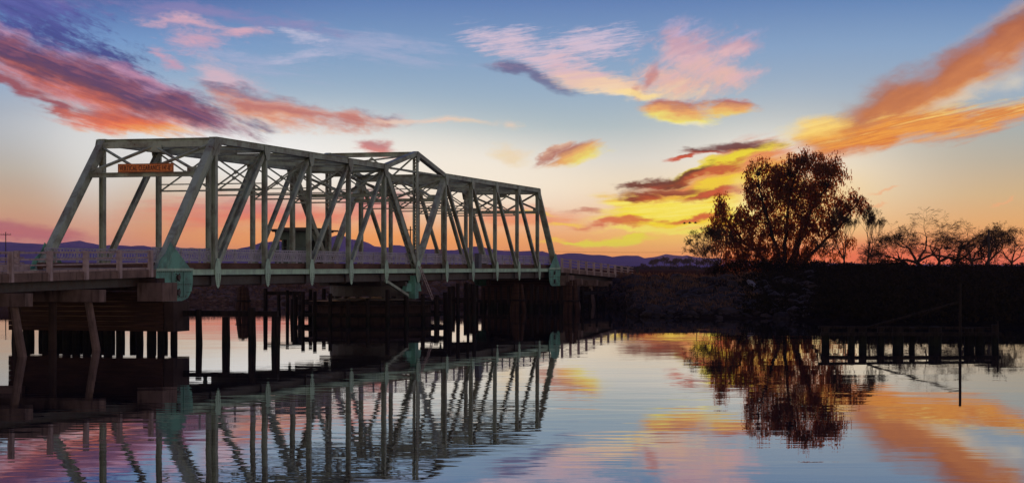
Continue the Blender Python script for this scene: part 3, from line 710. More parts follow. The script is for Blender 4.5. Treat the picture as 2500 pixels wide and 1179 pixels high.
# portals in the sloping planes of the end posts and of the centre panels
def portal(ta, tb, frac, ftop, bar, x=True):
    """strut at `frac` of the way from the foot ta to the head tb"""
    def pt(f, w, o=0.0): return (N(ta)+(N(tb)-N(ta))*f, w, ZC+(ZT-ZC)*f+o)
    mb = MB().hbeam(pt(frac, 0.22), pt(frac, W-0.22), 0.24, 0.28, up=(0,0,1))
    f = part(mb, 'portal_frame', M_STEEL, bridge)
    up = (0.6, 0, 0.6)
    part(MB().beam(pt(ftop, 0.22), pt(ftop, W-0.22), 0.34, 0.34, (0,0,1)), 'portal_head', M_STEEL, bridge, sub=f)
    if x:
        for k in (0, 1):
            w0 = 0.2+k*(W/2-0.2); w1 = W/2 if k == 0 else W-0.2
            part(MB().beam(pt(frac+0.015, w0), pt(ftop-0.02, w1), bar, bar*0.6, (1,0,1)), 'portal_brace', M_STEEL, bridge, sub=f)
            part(MB().beam(pt(frac+0.015, w1, 0.07), pt(ftop-0.02, w0, 0.07), bar, bar*0.6, (1,0,1)), 'portal_brace', M_STEEL, bridge, sub=f)
        d = 0.35
        for f_, w_ in ((ftop-0.03, W/2), (frac+0.03, 0.45), (frac+0.03, W-0.45)):
            c = pt(f_, w_); part(MB().box((c[0]-0.06, c[1]-0.45, c[2]-0.22), (c[0]+0.0, c[1]+0.45, c[2]+0.2)), 'portal_gusset', M_STEEL, bridge, sub=f)
portal(0, 1, 0.735, 0.975, 0.17); portal(12, 11, 0.735, 0.975, 0.17)
portal(6, 5, 0.74, 0.97, 0.18); portal(6, 7, 0.74, 0.97, 0.18)
# deck
for t in range(0, 13):
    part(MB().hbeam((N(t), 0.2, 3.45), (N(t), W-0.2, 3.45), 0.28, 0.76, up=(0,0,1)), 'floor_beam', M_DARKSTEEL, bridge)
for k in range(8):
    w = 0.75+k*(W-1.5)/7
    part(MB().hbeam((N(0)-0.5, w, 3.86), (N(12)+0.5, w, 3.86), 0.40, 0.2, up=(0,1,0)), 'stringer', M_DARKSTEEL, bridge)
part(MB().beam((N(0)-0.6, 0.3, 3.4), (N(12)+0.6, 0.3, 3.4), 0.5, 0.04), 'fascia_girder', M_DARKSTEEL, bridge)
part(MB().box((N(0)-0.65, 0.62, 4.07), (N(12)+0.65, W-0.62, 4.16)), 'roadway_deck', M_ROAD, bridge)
for w in (0.40, W-0.40):
    part(MB().box((N(0)-0.6, w-0.17, 4.08), (N(12)+0.6, w+0.17, 4.45)), 'curb_timber', M_CURB, bridge)
for w in (0.36, W-0.36):
    for t in range(12):
        a, b = N(t)+0.03, N(t+1)-0.03
        r = part(MB().beam((a, w, 5.26), (b, w, 5.26), 0.07, 0.08), 'railing', M_RAIL, bridge)
        part(MB().beam((a, w, 4.62), (b, w, 4.62), 0.06, 0.06), 'bottom_rail', M_RAIL, bridge, sub=r)
        part(MB().beam((a, w, 5.08), (b, w, 5.08), 0.04, 0.04), 'middle_rail', M_RAIL, bridge, sub=r)
        lm = MB(); n = 21; d = (b-a)/n
        for k in range(n):
            x0 = a+d*k; x1 = x0+d
            lm.beam((x0, w-0.012, 4.65), (x1, w-0.012, 5.23), 0.055, 0.012).beam((x1, w+0.012, 4.65), (x0, w+0.012, 5.23), 0.055, 0.012)
        part(lm, 'lattice', M_RAIL, bridge, kind='stuff', sub=r)
        for k in range(3):
            x0 = lerp(a, b, (k+0.5)/3)
            part(MB().box((x0-0.035, w-0.06, 4.45), (x0+0.035, w+0.06, 5.3)), 'rail_post', M_RAIL, bridge, sub=r)
# turning gear under the centre
cs, cw = N(6), W/2
def ring(r0, z0, z1, n=28):
    mb = MB(); mb.tube([(cs, cw, z0), (cs, cw, z1)], r0, n); return mb
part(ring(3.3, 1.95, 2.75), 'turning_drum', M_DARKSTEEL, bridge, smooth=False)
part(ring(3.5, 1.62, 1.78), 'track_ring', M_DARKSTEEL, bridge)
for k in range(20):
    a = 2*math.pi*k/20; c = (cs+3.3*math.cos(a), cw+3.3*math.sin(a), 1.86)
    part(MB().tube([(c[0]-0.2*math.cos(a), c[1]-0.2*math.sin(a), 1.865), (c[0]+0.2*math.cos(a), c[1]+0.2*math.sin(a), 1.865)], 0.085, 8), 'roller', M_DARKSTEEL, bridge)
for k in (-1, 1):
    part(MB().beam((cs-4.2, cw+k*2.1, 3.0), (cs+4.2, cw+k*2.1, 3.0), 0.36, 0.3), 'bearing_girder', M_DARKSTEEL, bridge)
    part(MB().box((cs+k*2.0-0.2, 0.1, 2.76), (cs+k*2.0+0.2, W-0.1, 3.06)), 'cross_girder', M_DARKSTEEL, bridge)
    part(MB().plate([(cs+k*0.1, 2.95), (cs+k*1.5, 2.95), (cs+k*1.9, 2.3), (cs+k*0.4, 2.3)], 1, 0.15, 0.5), 'corner_bracket', M_MINT, bridge)
part(MB().box((cs-0.5, -0.12, 1.75), (cs+0.35, 0.42, 3.55)), 'pivot_leg', M_MINT, bridge)
part(MB().beam((cs-6.5, 0.25, 3.2), (cs-1.2, 0.25, 2.0), 0.2, 0.2), 'under_strut', M_STEEL, bridge)
# the ladder hanging from the chord to the pier
lad = bpy.data.objects.new('access_ladder', None); COL.objects.link(lad); lad.parent = bridge
lb = MB(); A_, B_ = Vector((cs-0.15, -0.36, 4.3)), Vector((cs+0.9, -1.15, 1.62))
for dx_ in (-0.24, 0.24): lb.beam(A_+Vector((dx_,0,0)), B_+Vector((dx_,0,0)), 0.06, 0.05)
part(lb, 'ladder_rail', M_POST, bridge, sub=lad)
for k in range(10):
    c = A_.lerp(B_, (k+0.5)/10); part(MB().beam(c-Vector((0.22,0,0)), c+Vector((0.22,0,0)), 0.04, 0.04), 'rung', M_POST, bridge, sub=lad)
# operator's cabin outboard of the far truss
ca_, cb_ = N(6)-3.0, N(6)+1.9; wa_, wb_ = W+0.55, W+3.3
z0, z1 = 4.25, 6.95
cab = part(MB().box((ca_-0.6, W+0.32, 4.05), (cb_+0.2, wb_+0.3, 4.2)), 'operator_cabin', M_DARKSTEEL, bridge)
def wall_with(openings, a, b, z0, z1, fixed, axis, th=0.08):
    """flat wall as strips around rectangular openings (a0,a1,z0,z1)"""
    mb = MB(); xs = sorted({a, b}|{o[0] for o in openings}|{o[1] for o in openings}); zs = sorted({z0, z1}|{o[2] for o in openings}|{o[3] for o in openings})
    for x0, x1 in zip(xs, xs[1:]):
        for y0, y1 in zip(zs, zs[1:]):
            xm, ym = (x0+x1)/2, (y0+y1)/2
            if any(o[0] < xm < o[1] and o[2] < ym < o[3] for o in openings): continue
            if axis == 0: mb.box((fixed-th/2, x0, y0), (fixed+th/2, x1, y1))
            else: mb.box((x0, fixed-th/2, y0), (x1, fixed+th/2, y1))
    return mb
opn = {'n': [(wa_+1.75, wb_-0.35, 5.15, 6.35)], 'r': [(ca_+0.7, ca_+1.4, 5.2, 6.3), (ca_+2.7, ca_+3.6, 5.2, 6.3)]}
part(wall_with(opn['n'], wa_, wb_, z0, z1, ca_, 0), 'wall', M_CABIN, bridge, sub=cab)
part(wall_with(opn['n'], wa_, wb_, z0, z1, cb_, 0), 'wall', M_CABIN, bridge, sub=cab)
part(wall_with(opn['r'], ca_+0.05, cb_-0.05, z0, z1, wa_, 1), 'wall', M_CABIN, bridge, sub=cab)
part(wall_with(opn['r'], ca_+0.05, cb_-0.05, z0, z1, wb_, 1), 'wall', M_CABIN, bridge, sub=cab)
part(MB().box((ca_-1.3, wa_-0.5, 7.03), (cb_+0.45, wb_+0.4, 7.16)).box((ca_-0.3, wa_-0.2, 6.95), (cb_+0.15, wb_+0.15, 7.03)).box((ca_+0.2, wa_+0.2, 7.16), (cb_-0.2, wb_-0.2, 7.3)), 'roof', M_ROOF, bridge, sub=cab)
for (y0, y1, a, b) in opn['n']:
    for sx_ in (ca_, cb_):
        part(MB().box((sx_-0.005, y0, a), (sx_+0.005, y1, b)), 'window', M_GLASS, bridge, sub=cab)
        fr = MB().box((sx_-0.05, (y0+y1)/2-0.025, a), (sx_+0.05, (y0+y1)/2+0.025, b)).box((sx_-0.045, y0, (a+b)/2-0.025), (sx_+0.045, y1, (a+b)/2+0.025))
        part(fr, 'window_frame', M_CABIN, bridge, sub=cab)
for (y0, y1, a, b) in opn['r']:
    for wy in (wa_, wb_):
        part(MB().box((y0, wy-0.005, a), (y1, wy+0.005, b)), 'window', M_GLASS, bridge, sub=cab)
part(MB().box((ca_+1.75, wa_-0.07, 4.25), (ca_+2.5, wa_-0.045, 6.3)), 'door', M_CURB, bridge, sub=cab)
for k in (0.3, 4.3): part(MB().beam((ca_+k, W+0.2, 3.2), (ca_+k, wb_, 4.02), 0.12, 0.12), 'bracket', M_DARKSTEEL, bridge, sub=cab)

# clearance sign on the near portal
fs = 0.755; ss = N(1)*fs-0.42
sign = thing('clearance_sign', ss, 3.35, 10.0, 'orange clearance sign with black lettering hung on the portal of the green truss', 'sign')
ZS0, ZS1, WS0, WS1 = 9.74, 10.24, 1.55, 5.12
part(MB().box((ss, WS0, ZS0), (ss+0.03, WS1, ZS1)), 'panel', M_SIGN, sign)
part(MB().box((ss-0.008, WS0+0.03, ZS0+0.02), (ss-0.003, WS1-0.03, ZS0+0.045)).box((ss-0.008, WS0+0.03, ZS1-0.045), (ss-0.003, WS1-0.03, ZS1-0.02)).box((ss-0.008, WS0+0.03, ZS0+0.02), (ss-0.003, WS0+0.05, ZS1-0.02)).box((ss-0.008, WS1-0.05, ZS0+0.02), (ss-0.003, WS1-0.03, ZS1-0.02)), 'border', M_LETTER, sign)
for w_ in (2.0, 4.6): part(MB().beam((ss+0.05, w_, ZS0+0.05), (ss+0.45, w_, ZS0+0.05), 0.06, 0.05), 'bracket', M_STEEL, sign)
fc = bpy.data.curves.new('lettering', 'FONT'); fc.body = "VERTICAL CLEARANCE 14'-8\""; fc.size = 0.46; fc.offset = 0.0; fc.space_character = 1.12; fc.extrude = 0.004
fo = bpy.data.objects.new('lettering', fc); COL.objects.link(fo)
bpy.context.view_layer.update()
tm = bpy.data.meshes.new_from_object(fo.evaluated_get(bpy.context.evaluated_depsgraph_get()))
bpy.data.objects.remove(fo)
xs = [v.co.x for v in tm.vertices]; x0, x1 = min(xs), max(xs); ys = [v.co.y for v in tm.vertices]; y0, y1 = min(ys), max(ys)
kx = (WS1-WS0-0.26)/(x1-x0); ky = 0.31/(y1-y0)
for v in tm.vertices:
    X, Y, Z = v.co; v.co = (-0.012-Z-0.001, (WS1-0.13-(X-x0)*kx)-3.35, (ZS0+0.095+(Y-y0)*ky)-10.0)
tm.materials.clear(); tm.materials.append(M_LETTER)
to = bpy.data.objects.new('lettering', tm); COL.objects.link(to); to.parent = sign

# cabinets on the deck edge
def cabinet(s_, w_, h, ww, dd, mat, label, z=4.47):
    c = thing('control_cabinet', s_, w_, z, label, 'cabinet', 'cabinets beside the bridge railing')
    part(MB().box((s_-ww/2, w_-dd/2, z), (s_+ww/2, w_+dd/2, z+h)), 'case', mat, c)
    part(MB().box((s_-ww/2+0.06, w_-dd/2-0.02, z+0.08), (s_+ww/2-0.06, w_-dd/2-0.004, z+h-0.08)), 'door', mat, c)
    part(MB().box((s_-ww/2-0.05, w_-dd/2-0.05, z+h), (s_+ww/2+0.05, w_+dd/2+0.05, z+h+0.05)), 'lid', mat, c)
cabinet(N(8.25), -0.1, 1.25, 1.0, 0.35, M_GREY, 'tall dark grey cabinet on the near side of the truss, right of the bridge centre', 4.1)
cabinet(N(5.3), W+0.15, 1.15, 1.3, 0.4, M_CABIN, 'low green cabinet behind the far railing just left of the bridge centre')
cabinet(N(9.9), W+0.2, 1.35, 1.3, 0.4, M_PINKW, 'pale pinkish cabinet on the far side near the right end of the truss')

# ------------------------------------------------------------------ centre pier and rest piers
pier = thing('centre_pier', cs, cw, 0.0, 'round dark masonry pier carrying the middle of the swing bridge', 'pier')
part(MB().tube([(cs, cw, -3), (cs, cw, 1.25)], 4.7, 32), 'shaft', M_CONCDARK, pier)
part(MB().tube([(cs, cw, 1.25), (cs, cw, 1.55)], 4.95, 32), 'coping', M_CONC, pier)
def pile_mesh(r, z0, z1, lean=(0,0), s0=0, w0=0):
    j = random.uniform(0.9, 1.1)
    return MB().tube([(s0+lean[0], w0+lean[1], z0), (s0+lean[0]*0.5, w0+lean[1]*0.5, (z0+z1)/2), (s0, w0, z1)], [r*1.15*j, r*1.05*j, r*0.92*j], 9)
random.seed(5)
fen = thing('timber_fender', cs, cw, 0.0, 'dark timber fender of round piles and walers around the centre pier', 'fender')
for k in range(26):
    a = 2*math.pi*k/26+0.05; r = 6.1
    s_, w_ = cs+r*math.cos(a), cw+r*math.sin(a)*1.02
    part(pile_mesh(0.17, -2.5, random.uniform(1.7, 2.5), (0.1*math.cos(a), 0.1*math.sin(a)), s_, w_), 'pile', M_TIMBER, fen)
for zz in (0.55, 1.45):
    for k in range(26):
        a0_ = 2*math.pi*k/26+0.05; a1_ = 2*math.pi*(k+1)/26+0.05; r = 5.82
        part(MB().beam((cs+r*math.cos(a0_), cw+r*math.sin(a0_), zz), (cs+r*math.cos(a1_), cw+r*math.sin(a1_), zz), 0.3, 0.16), 'waler', M_TIMBER, fen)
# fender lines running out from the centre and beside the right rest pier
def fender_line(name_label, s0, w0, w1, step, ztop, capz, r=0.16, group='timber fender lines in the river', capw=0.3, ds=0.0):
    f = thing('fender_line', s0, (w0+w1)/2, 0.0, name_label, 'fender', group)
    n = int(round(abs(w1-w0)/step))
    for k in range(n+1):
        w_ = lerp(w0, w1, k/n)+random.uniform(-0.12, 0.12)
        part(pile_mesh(r*random.uniform(0.85, 1.2), -2.5, ztop+random.uniform(-0.25, 0.3), (random.uniform(-0.06,0.06), random.uniform(-0.08,0.08)), s0+ds*k/n, w_), 'pile', M_TIMBER, f)
    if capz is not None: part(MB().beam((s0+0.3, w0, capz), (s0+0.3+ds, w1, capz), capw, 0.3), 'cap_beam', M_TIMBER, f)
    return f
fender_line('timber fender with cap beam on square spaced piles, right of the left rest pier', -0.6, -1.4, -7.3, 1.45, 1.75, 1.68, 0.2)
fender_line('row of tall bare piles standing just right of the centre pier fender', cs-1.0, -3.0, -5.2, 0.72, 2.9, 1.7, 0.14)
fender_line('short row of dark piles at the far left of the centre pier', cs+1.0, 10.2, 13.0, 0.9, 2.2, 2.1, 0.15)
fender_line('dark close set timber fender in front of the right rest pier', N(12)-5.5, -3.2, 9.2, 0.62, 2.35, 0.8, 0.17)
def rest_pier(e, sg, label):
    p = thing('rest_pier', e, W/2, 0.0, label, 'pier', 'rest piers under the bridge ends')
    s0 = e-sg*1.3
    for k in range(8):
        z0 = 0.72+k*0.27
        part(MB().box((s0-0.42+random.uniform(-0.015,0.015), -1.15, z0), (s0+0.42, W+0.9, z0+0.255)), 'wale_timber', M_TIMBERH, p)
    for k in range(15):
        w_ = -0.85+k*(W+1.5)/14+(0 if k in (2, 11) else random.uniform(-0.09, 0.09))
        if k in (3, 12): continue
        part(pile_mesh(random.uniform(0.2, 0.28), -2.5, 0.75, (random.uniform(-0.1, 0.1), random.uniform(-0.06, 0.06)), s0, w_), 'pile', M_TIMBER, p)
        part(pile_mesh(0.2, -2.5, 0.75, (0,0), s0+sg*2.2, w_+0.3), 'pile', M_TIMBER, p)
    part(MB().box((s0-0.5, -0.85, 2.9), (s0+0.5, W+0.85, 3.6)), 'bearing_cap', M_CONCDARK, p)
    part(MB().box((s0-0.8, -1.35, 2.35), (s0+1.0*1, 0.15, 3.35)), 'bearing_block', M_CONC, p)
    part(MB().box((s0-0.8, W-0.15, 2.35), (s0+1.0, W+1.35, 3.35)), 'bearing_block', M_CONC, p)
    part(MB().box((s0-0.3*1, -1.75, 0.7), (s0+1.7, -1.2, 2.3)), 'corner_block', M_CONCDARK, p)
    return p
rest_pier(N(0), 1, 'dark timber clad rest pier under the left end of the truss')
rest_pier(N(12), -1, 'dark timber clad rest pier under the right end of the truss, nearest the far bank')

# ------------------------------------------------------------------ approach spans
def approach(s0, n, sg, grade, label, posts0, piles_out, nbents, bent0, name='approach_span'):
    a = thing(name, s0, W/2, 0.0, label, 'bridge approach', 'approach spans at the ends of the swing bridge')
    L = n*3.6
    def zr(s_): return 4.02-grade*abs(s_-s0)
    s1 = s0+sg*L
    wa, wb = -0.30, W+0.30
    def sl(w0, w1, d0, d1, name, mat):
        vs = []
        for s_ in (s0, s1):
            for w_, d in ((w0, d0), (w1, d0), (w1, d1), (w0, d1)): vs.append((s_, w_, zr(s_)+d))
        return part(MB().add(vs, [(0,1,2,3),(7,6,5,4),(0,4,5,1),(1,5,6,2),(2,6,7,3),(3,7,4,0)]), name, mat, a)
    sl(wa+0.3, wb-0.3, -0.25, 0.0, 'road_slab', M_ROAD)
    sl(wa-0.1, wa+0.30, -0.36, 0.05, 'edge_beam', M_CONC); sl(wb-0.30, wb+0.1, -0.36, 0.36, 'edge_beam', M_POST)
    sl(wa+0.32, wa+1.1, 0.004, 0.16, 'walkway_kerb', M_POST)
    for k in range(7): sl(wa+0.5+k*1.08, wa+0.8+k*1.08, -0.85, -0.26, 'stringer', M_DARKSTEEL)
    for side, w_ in ((0, wa-0.12), (1, wb+0.12)):
        prev = None
        for k in range(n):
            s_ = s0+sg*(posts0+k*3.6); zz = zr(s_)
            part(MB().box((s_-0.13, w_-0.12, zz-0.36), (s_+0.13, w_+0.10, zz+1.1)), 'rail_post', M_POST, a)
        for h, th in ((1.02, 0.09), (0.70, 0.08), (0.42, 0.07)):
            part(MB().beam((s0+sg*0.2, w_+(-0.15 if side else 0.15), zr(s0)+h), (s1, w_+(-0.15 if side else 0.15), zr(s1)+h), th, 0.07), 'rail', M_POST, a)
    for k in range(nbents):
        s_ = s0+sg*(bent0+k*7.2); zz = zr(s_)-0.87
        part(MB().box((s_-0.35, wa-0.9, zz-0.62), (s_+0.35, wb+0.9, zz)), 'bent_cap', M_CONC, a)
        for m in range(5):
            w_ = lerp(wa-0.1, wb+0.1, m/4); lean = (-0.9 if m == 0 else 0.9 if m == 4 else 0)
            v0 = Vector((s_, w_, zz-0.62)); v1 = Vector((s_, w_+lean*1.0, -2.4))
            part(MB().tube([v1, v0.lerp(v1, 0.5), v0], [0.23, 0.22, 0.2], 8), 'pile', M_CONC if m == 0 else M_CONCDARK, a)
        if piles_out:
            part(MB().box((s_-0.28, wa-1.2, 1.35), (s_-0.18, wb+1.0, 1.65)), 'cross_waler', M_TIMBER, a)
    return a
approach(-0.95, 9, -1, 0.012, 'concrete approach span with pale rail posts running in from the left edge', 0.72, False, 5, 7.6)
approach(N(12)+0.75, 10, 1, 0.026, 'concrete approach span on battered piles leading off to the far bank', 0.0, True, 5, 5.6)
fw = thing('fender_waler', N(12)+18, -2.4, 0.0, 'long dark waler on piles along the right approach span', 'fender')
part(MB().beam((N(12)+2, -2.3, 1.5), (N(12)+34, -2.3, 1.5), 0.3, 0.2), 'waler', M_TIMBER, fw)
for k in range(11): part(pile_mesh(0.15, -2.0, 1.4+random.uniform(0, 1.1), (0, random.uniform(-0.1,0.1)), N(12)+2+k*3.2, -2.3), 'pile', M_TIMBER, fw)

# pile dolphins (clusters of leaning piles)
def dolphin(px, Y, h, label, r=0.75):
    x, y = at(px, Y); d = empty('pile_dolphin', (x, y, 0), label, 'pile cluster', 'pile dolphins in the river')
    for k in range(8):
        a = 2*math.pi*k/8+random.uniform(-0.2, 0.2)
        z1 = h*random.uniform(0.9, 1.05)
        MB().tube([(r*1.25*math.cos(a), r*1.25*math.sin(a), -2.5), (r*0.45*math.cos(a), r*0.45*math.sin(a), z1)], [0.17, 0.14], 8).build('pile', M_TIMBERH, d)
    MB().tube([(0,0,1.0), (0,0,1.18)], r*1.0, 12).build('cable_band', M_TIMBER, d)
dolphin(594, 172, 2.5, 'leaning pile cluster seen under the left half of the truss')
dolphin(1265, 176, 2.6, 'leaning pile cluster below the right half of the truss, left of the right rest pier')
dolphin(1395, 172, 2.9, 'leaning pile cluster just right of the right end plate')

# low timber jetty off the levee at the right, with a tall pole
jet = empty('timber_jetty', (*at(2250, 100), 0), 'low black timber jetty of thick piles and beams before the levee', 'jetty')
jx, jy = at(2250, 100)
for px, r in ((2015,0.22),(2078,0.2),(2106,0.22),(2150,0.2),(2192,0.3),(2227,0.16),(2283,0.36),(2366,0.28),(2392,0.26),(2430,0.2)):
    MB().tube([(at(px,100)[0]-jx, random.uniform(-0.3,0.3), -2.5), (at(px,100)[0]-jx, 0, 1.05+random.uniform(-0.12,0.1))], r, 9).build('pile', M_TIMBER, jet)
MB().beam((at(2000,100)[0]-jx, -0.35, 0.62), (at(2440,100)[0]-jx, -0.35, 0.62), 0.2, 0.16, (0,1,0)).build('waler', M_TIMBER, jet)
MB().beam((at(2000,100)[0]-jx, 0.3, 0.97), (at(2440,100)[0]-jx, 0.3, 0.92), 0.14, 0.16, (0,1,0)).build('waler', M_TIMBER, jet)
gx, gy = at(2344, 99.2)
gp = empty('mooring_pole', (gx, gy, 0), 'tall thin black pole standing in the water before the timber jetty', 'pole')
MB().tube([(0,0,-2), (0,0,3.35)], [0.09, 0.07], 8).build('shaft', M_TIMBER, gp)
MB().beam((-0.02,0,2.35), (at(2120,99.2)[0]-gx, 0.2, 1.0), 0.10, 0.08).build('stay_rope', M_TIMBER, gp)
gx, gy = at(2436, 98.8)
tag(MB().tube([(0,0,-2), (0,0,1.35)], 0.045, 7).build('mooring_stake', M_TIMBER), 'thin stake in the water at the right end of the timber jetty', 'stake')
bpy.data.objects['mooring_stake'].location = (gx, gy, 0)

# ------------------------------------------------------------------ vegetation
def leafmat(name, c1, c2, trans, tr=0.45):
    def b(t, out):
        g = t.n.new('ShaderNodeNewGeometry').outputs['Position']
        n = t.noise(g, 0.8, 3, 0.5)
        col = t.mix(t.smooth(n, 0.35, 0.65), l4(*c1), l4(*c2))
        d = t.n.new('ShaderNodeBsdfDiffuse'); t.l.new(col, d.inputs[0])
        r = t.n.new('ShaderNodeBsdfTranslucent'); r.inputs[0].default_value = l4(*trans)
        m = t.n.new('ShaderNodeMixShader'); m.inputs[0].default_value = tr
        t.l.new(d.outputs[0], m.inputs[1]); t.l.new(r.outputs[0], m.inputs[2]); t.l.new(m.outputs[0], out.inputs[0])
    return material(name, b)
M_LEAF = leafmat('eucalyptus_leaves', (0.03,0.028,0.02), (0.05,0.04,0.025), (0.70,0.24,0.07), 0.42)
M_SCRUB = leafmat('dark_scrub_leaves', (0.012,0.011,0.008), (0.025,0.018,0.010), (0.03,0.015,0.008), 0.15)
M_STRAW = leafmat('dry_grass_blades', (0.22,0.11,0.065), (0.13,0.07,0.045), (0.12,0.06,0.03), 0.3)
M_BARK = woodmat('bark', (0.035,0.024,0.018), (0.018,0.012,0.010))
M_TWIG = woodmat('bare_twigs', (0.085,0.050,0.030), (0.05,0.030,0.020))
rng = np.random.default_rng(7)

def leaf_mesh(name, centres, length, width, mat, parent=None, droop=0.75, kind=None):
    """one thin pointed quad per centre, hanging mostly downwards"""
    n = len(centres); c = np.asarray(centres, dtype=np.float64)
    d = rng.normal(size=(n, 3)); d /= np.linalg.norm(d, axis=1)[:, None]
    d = d*(1-droop)+np.array([0, 0, -1.0])*droop; d /= np.linalg.norm(d, axis=1)[:, None]
    s_ = np.cross(d, rng.normal(size=(n, 3))); s_ /= np.linalg.norm(s_, axis=1)[:, None]
    L = length*rng.uniform(0.6, 1.3, n)[:, None]; Wd = width*rng.uniform(0.7, 1.3, n)[:, None]
    v = np.stack([c, c+d*L*0.45+s_*Wd/2, c+d*L, c+d*L*0.45-s_*Wd/2], 1).reshape(-1, 3)
    me = bpy.data.meshes.new(name); me.vertices.add(4*n); me.vertices.foreach_set('co', v.ravel().astype(np.float32))
    me.loops.add(4*n); me.loops.foreach_set('vertex_index', np.arange(4*n, dtype=np.int32))
    me.polygons.add(n); me.polygons.foreach_set('loop_start', np.arange(0, 4*n, 4, dtype=np.int32)); me.polygons.foreach_set('loop_total', np.full(n, 4, dtype=np.int32))
    me.materials.append(mat); me.update(calc_edges=True)
    o = bpy.data.objects.new(name, me); COL.objects.link(o)
    if parent: o.parent = parent
    if kind: o['kind'] = kind
    return o

def branch(mb, p, d, L, r, depth, cfg, rnd):
    """grow one limb as a bent tapered tube, then its children"""
    n = 3 if depth > 1 else 2
    pts = [p.copy()]; q_ = p.copy(); dd = d.copy()
    for k in range(n):
        dd = (dd+Vector((rnd.gauss(0, cfg['bend']), rnd.gauss(0, cfg['bend']), rnd.gauss(0, cfg['bend'])*0.7+cfg['up']*(1 if depth > cfg['droop_at'] else -cfg.get('droop', 0))))).normalized()
        q_ = q_+dd*L/n; pts.append(q_.copy())
    r1 = max(cfg['rmin'], r*cfg['taper'])
    mb.tube(pts, [lerp(r, r1, k/n) for k in range(n+1)], 6 if r > 0.08 else 4 if r > 0.03 else 3, cap=False)
    cfg['tips'].append(q_.copy())
    if depth <= 0: return
    kids = rnd.choice(cfg['kids'])
    for k in range(kids):
        a = rnd.uniform(0, 2*math.pi); ang = rnd.uniform(*cfg['spread'])
        ax = dd.orthogonal().normalized(); ax.rotate(Matrix.Rotation(a, 3, dd))
        nd = (dd*math.cos(ang)+ax*math.sin(ang)); nd.z += cfg['lift']; nd = Vector((nd.x*cfg.get('wx', 1), nd.y, nd.z)).normalized()
        at_ = pts[-1] if k < 2 else pts[-2].lerp(pts[-1], rnd.random())
        branch(mb, at_, nd, L*rnd.uniform(*cfg['len']), r1*rnd.uniform(0.65, 0.95), depth-1, cfg, rnd)

def bare_tree(name, px, Y, zb, lean, L, r, depth, label, seed, group='bare winter trees along the levee', cfg=None, stems=1, cat='tree'):
    rnd = random.Random(seed); x, y = at(px, Y)
    root = empty(name, (x, y, zb), label, cat, group)
    c = dict(bend=0.13, up=0.04, taper=0.72, rmin=0.011, kids=(2, 2, 3), spread=(0.25, 0.7), lift=0.05, len=(0.68, 0.92), tips=[], droop_at=-1)
    if cfg: c.update(cfg)
    tr = MB(); cr = MB()
    for k in range(stems):
        l = lean if stems == 1 else (lean[0]+rnd.uniform(-0.7, 0.7), rnd.uniform(-0.4, 0.4), 1)
        d = Vector((l[0], l[1], l[2])).normalized()
        pts = [Vector((k*0.15-stems*0.07, 0, -0.6)), Vector((0, 0, 0.1))+d*L*0.35, d*L*0.75+Vector((0, 0, 0.1))]
        tr.tube(pts, [r*1.25, r, r*0.85], 7, cap=False)
        for m in range(c.get('forks', 2)):
            dd = (d+Vector((rnd.uniform(-1, 1)*c.get('fork', 0.6)*c.get('wx', 1), rnd.uniform(-0.5, 0.5), rnd.uniform(0, 0.4)))).normalized()
            branch(cr, pts[-1], dd, L, r*0.72, depth, c, rnd)
    tr.build('trunk', M_BARK, root); cr.build('crown', c.get('mat', M_TWIG), root)
    return root, c['tips']

# --- the big eucalyptus
EY = 240.0; ex, ey = at(1915, EY); ez = 3.0
SC = F_PX/EY                                              # photo pixels per metre at the tree
euc = empty('eucalyptus_tree', (ex, ey, ez), 'tall leafy eucalyptus with drooping dark foliage, backlit on the far bank', 'tree')
CL = [(1965,425,78,58,1.0),(1995,395,50,34,.9),(1925,395,42,30,.9),(1960,378,30,16,.8),(2035,415,36,42,.9),(1890,425,34,44,.7),(1850,400,26,28,.8),(1835,430,20,34,.6),(1870,465,50,46,.9),(1930,480,60,44,1.1),(2000,475,62,46,1.1),
      (2085,482,34,26,1.0),(2104,500,18,18,.7),(2062,488,26,22,.9),(2052,512,34,24,.9),(1850,505,40,34,1.0),(1835,470,22,34,.9),(1762,500,20,30,1.3),(1752,545,26,28,1.3),(1790,530,36,34,1.3),(1755,585,26,26,1.0),(1815,560,44,34,1.0),(1870,548,48,40,1.15),(1935,545,56,40,1.1),(1995,548,44,38,1.0),(2035,556,26,30,.9),
      (1830,610,40,32,1.2),(1880,612,46,40,1.3),(1935,620,44,36,1.1),(1985,606,34,30,.8),(2040,598,22,26,.5),(2070,578,16,14,.45),(1870,650,50,26,1.3),(1940,660,40,20,.9),(1800,600,30,34,1.2),(1790,635,34,24,1.2),(2020,520,20,26,.7),(1912,440,40,30,.8),(1965,505,40,30,.8)]
def P3(px, py, dy=0.0):
    Y = EY+dy; return Vector(((px-CX)/F_PX*Y-ex, dy, CAMZ+(HY-py)/F_PX*Y-ez))
wood = MB(); rnd = random.Random(3)
leaf_c = []; forks = []
stem_paths = [[(1912,690),(1895,610),(1868,520),(1850,430)],[(1915,690),(1915,600),(1925,500),(1955,400)],[(1920,690),(1950,600),(1985,510),(2030,430)],[(1925,690),(1975,625),(2040,560),(2095,495)],[(1905,690),(1860,630),(1805,575),(1762,525)],[(1915,690),(1935,620),(1965,540),(1995,430)]]
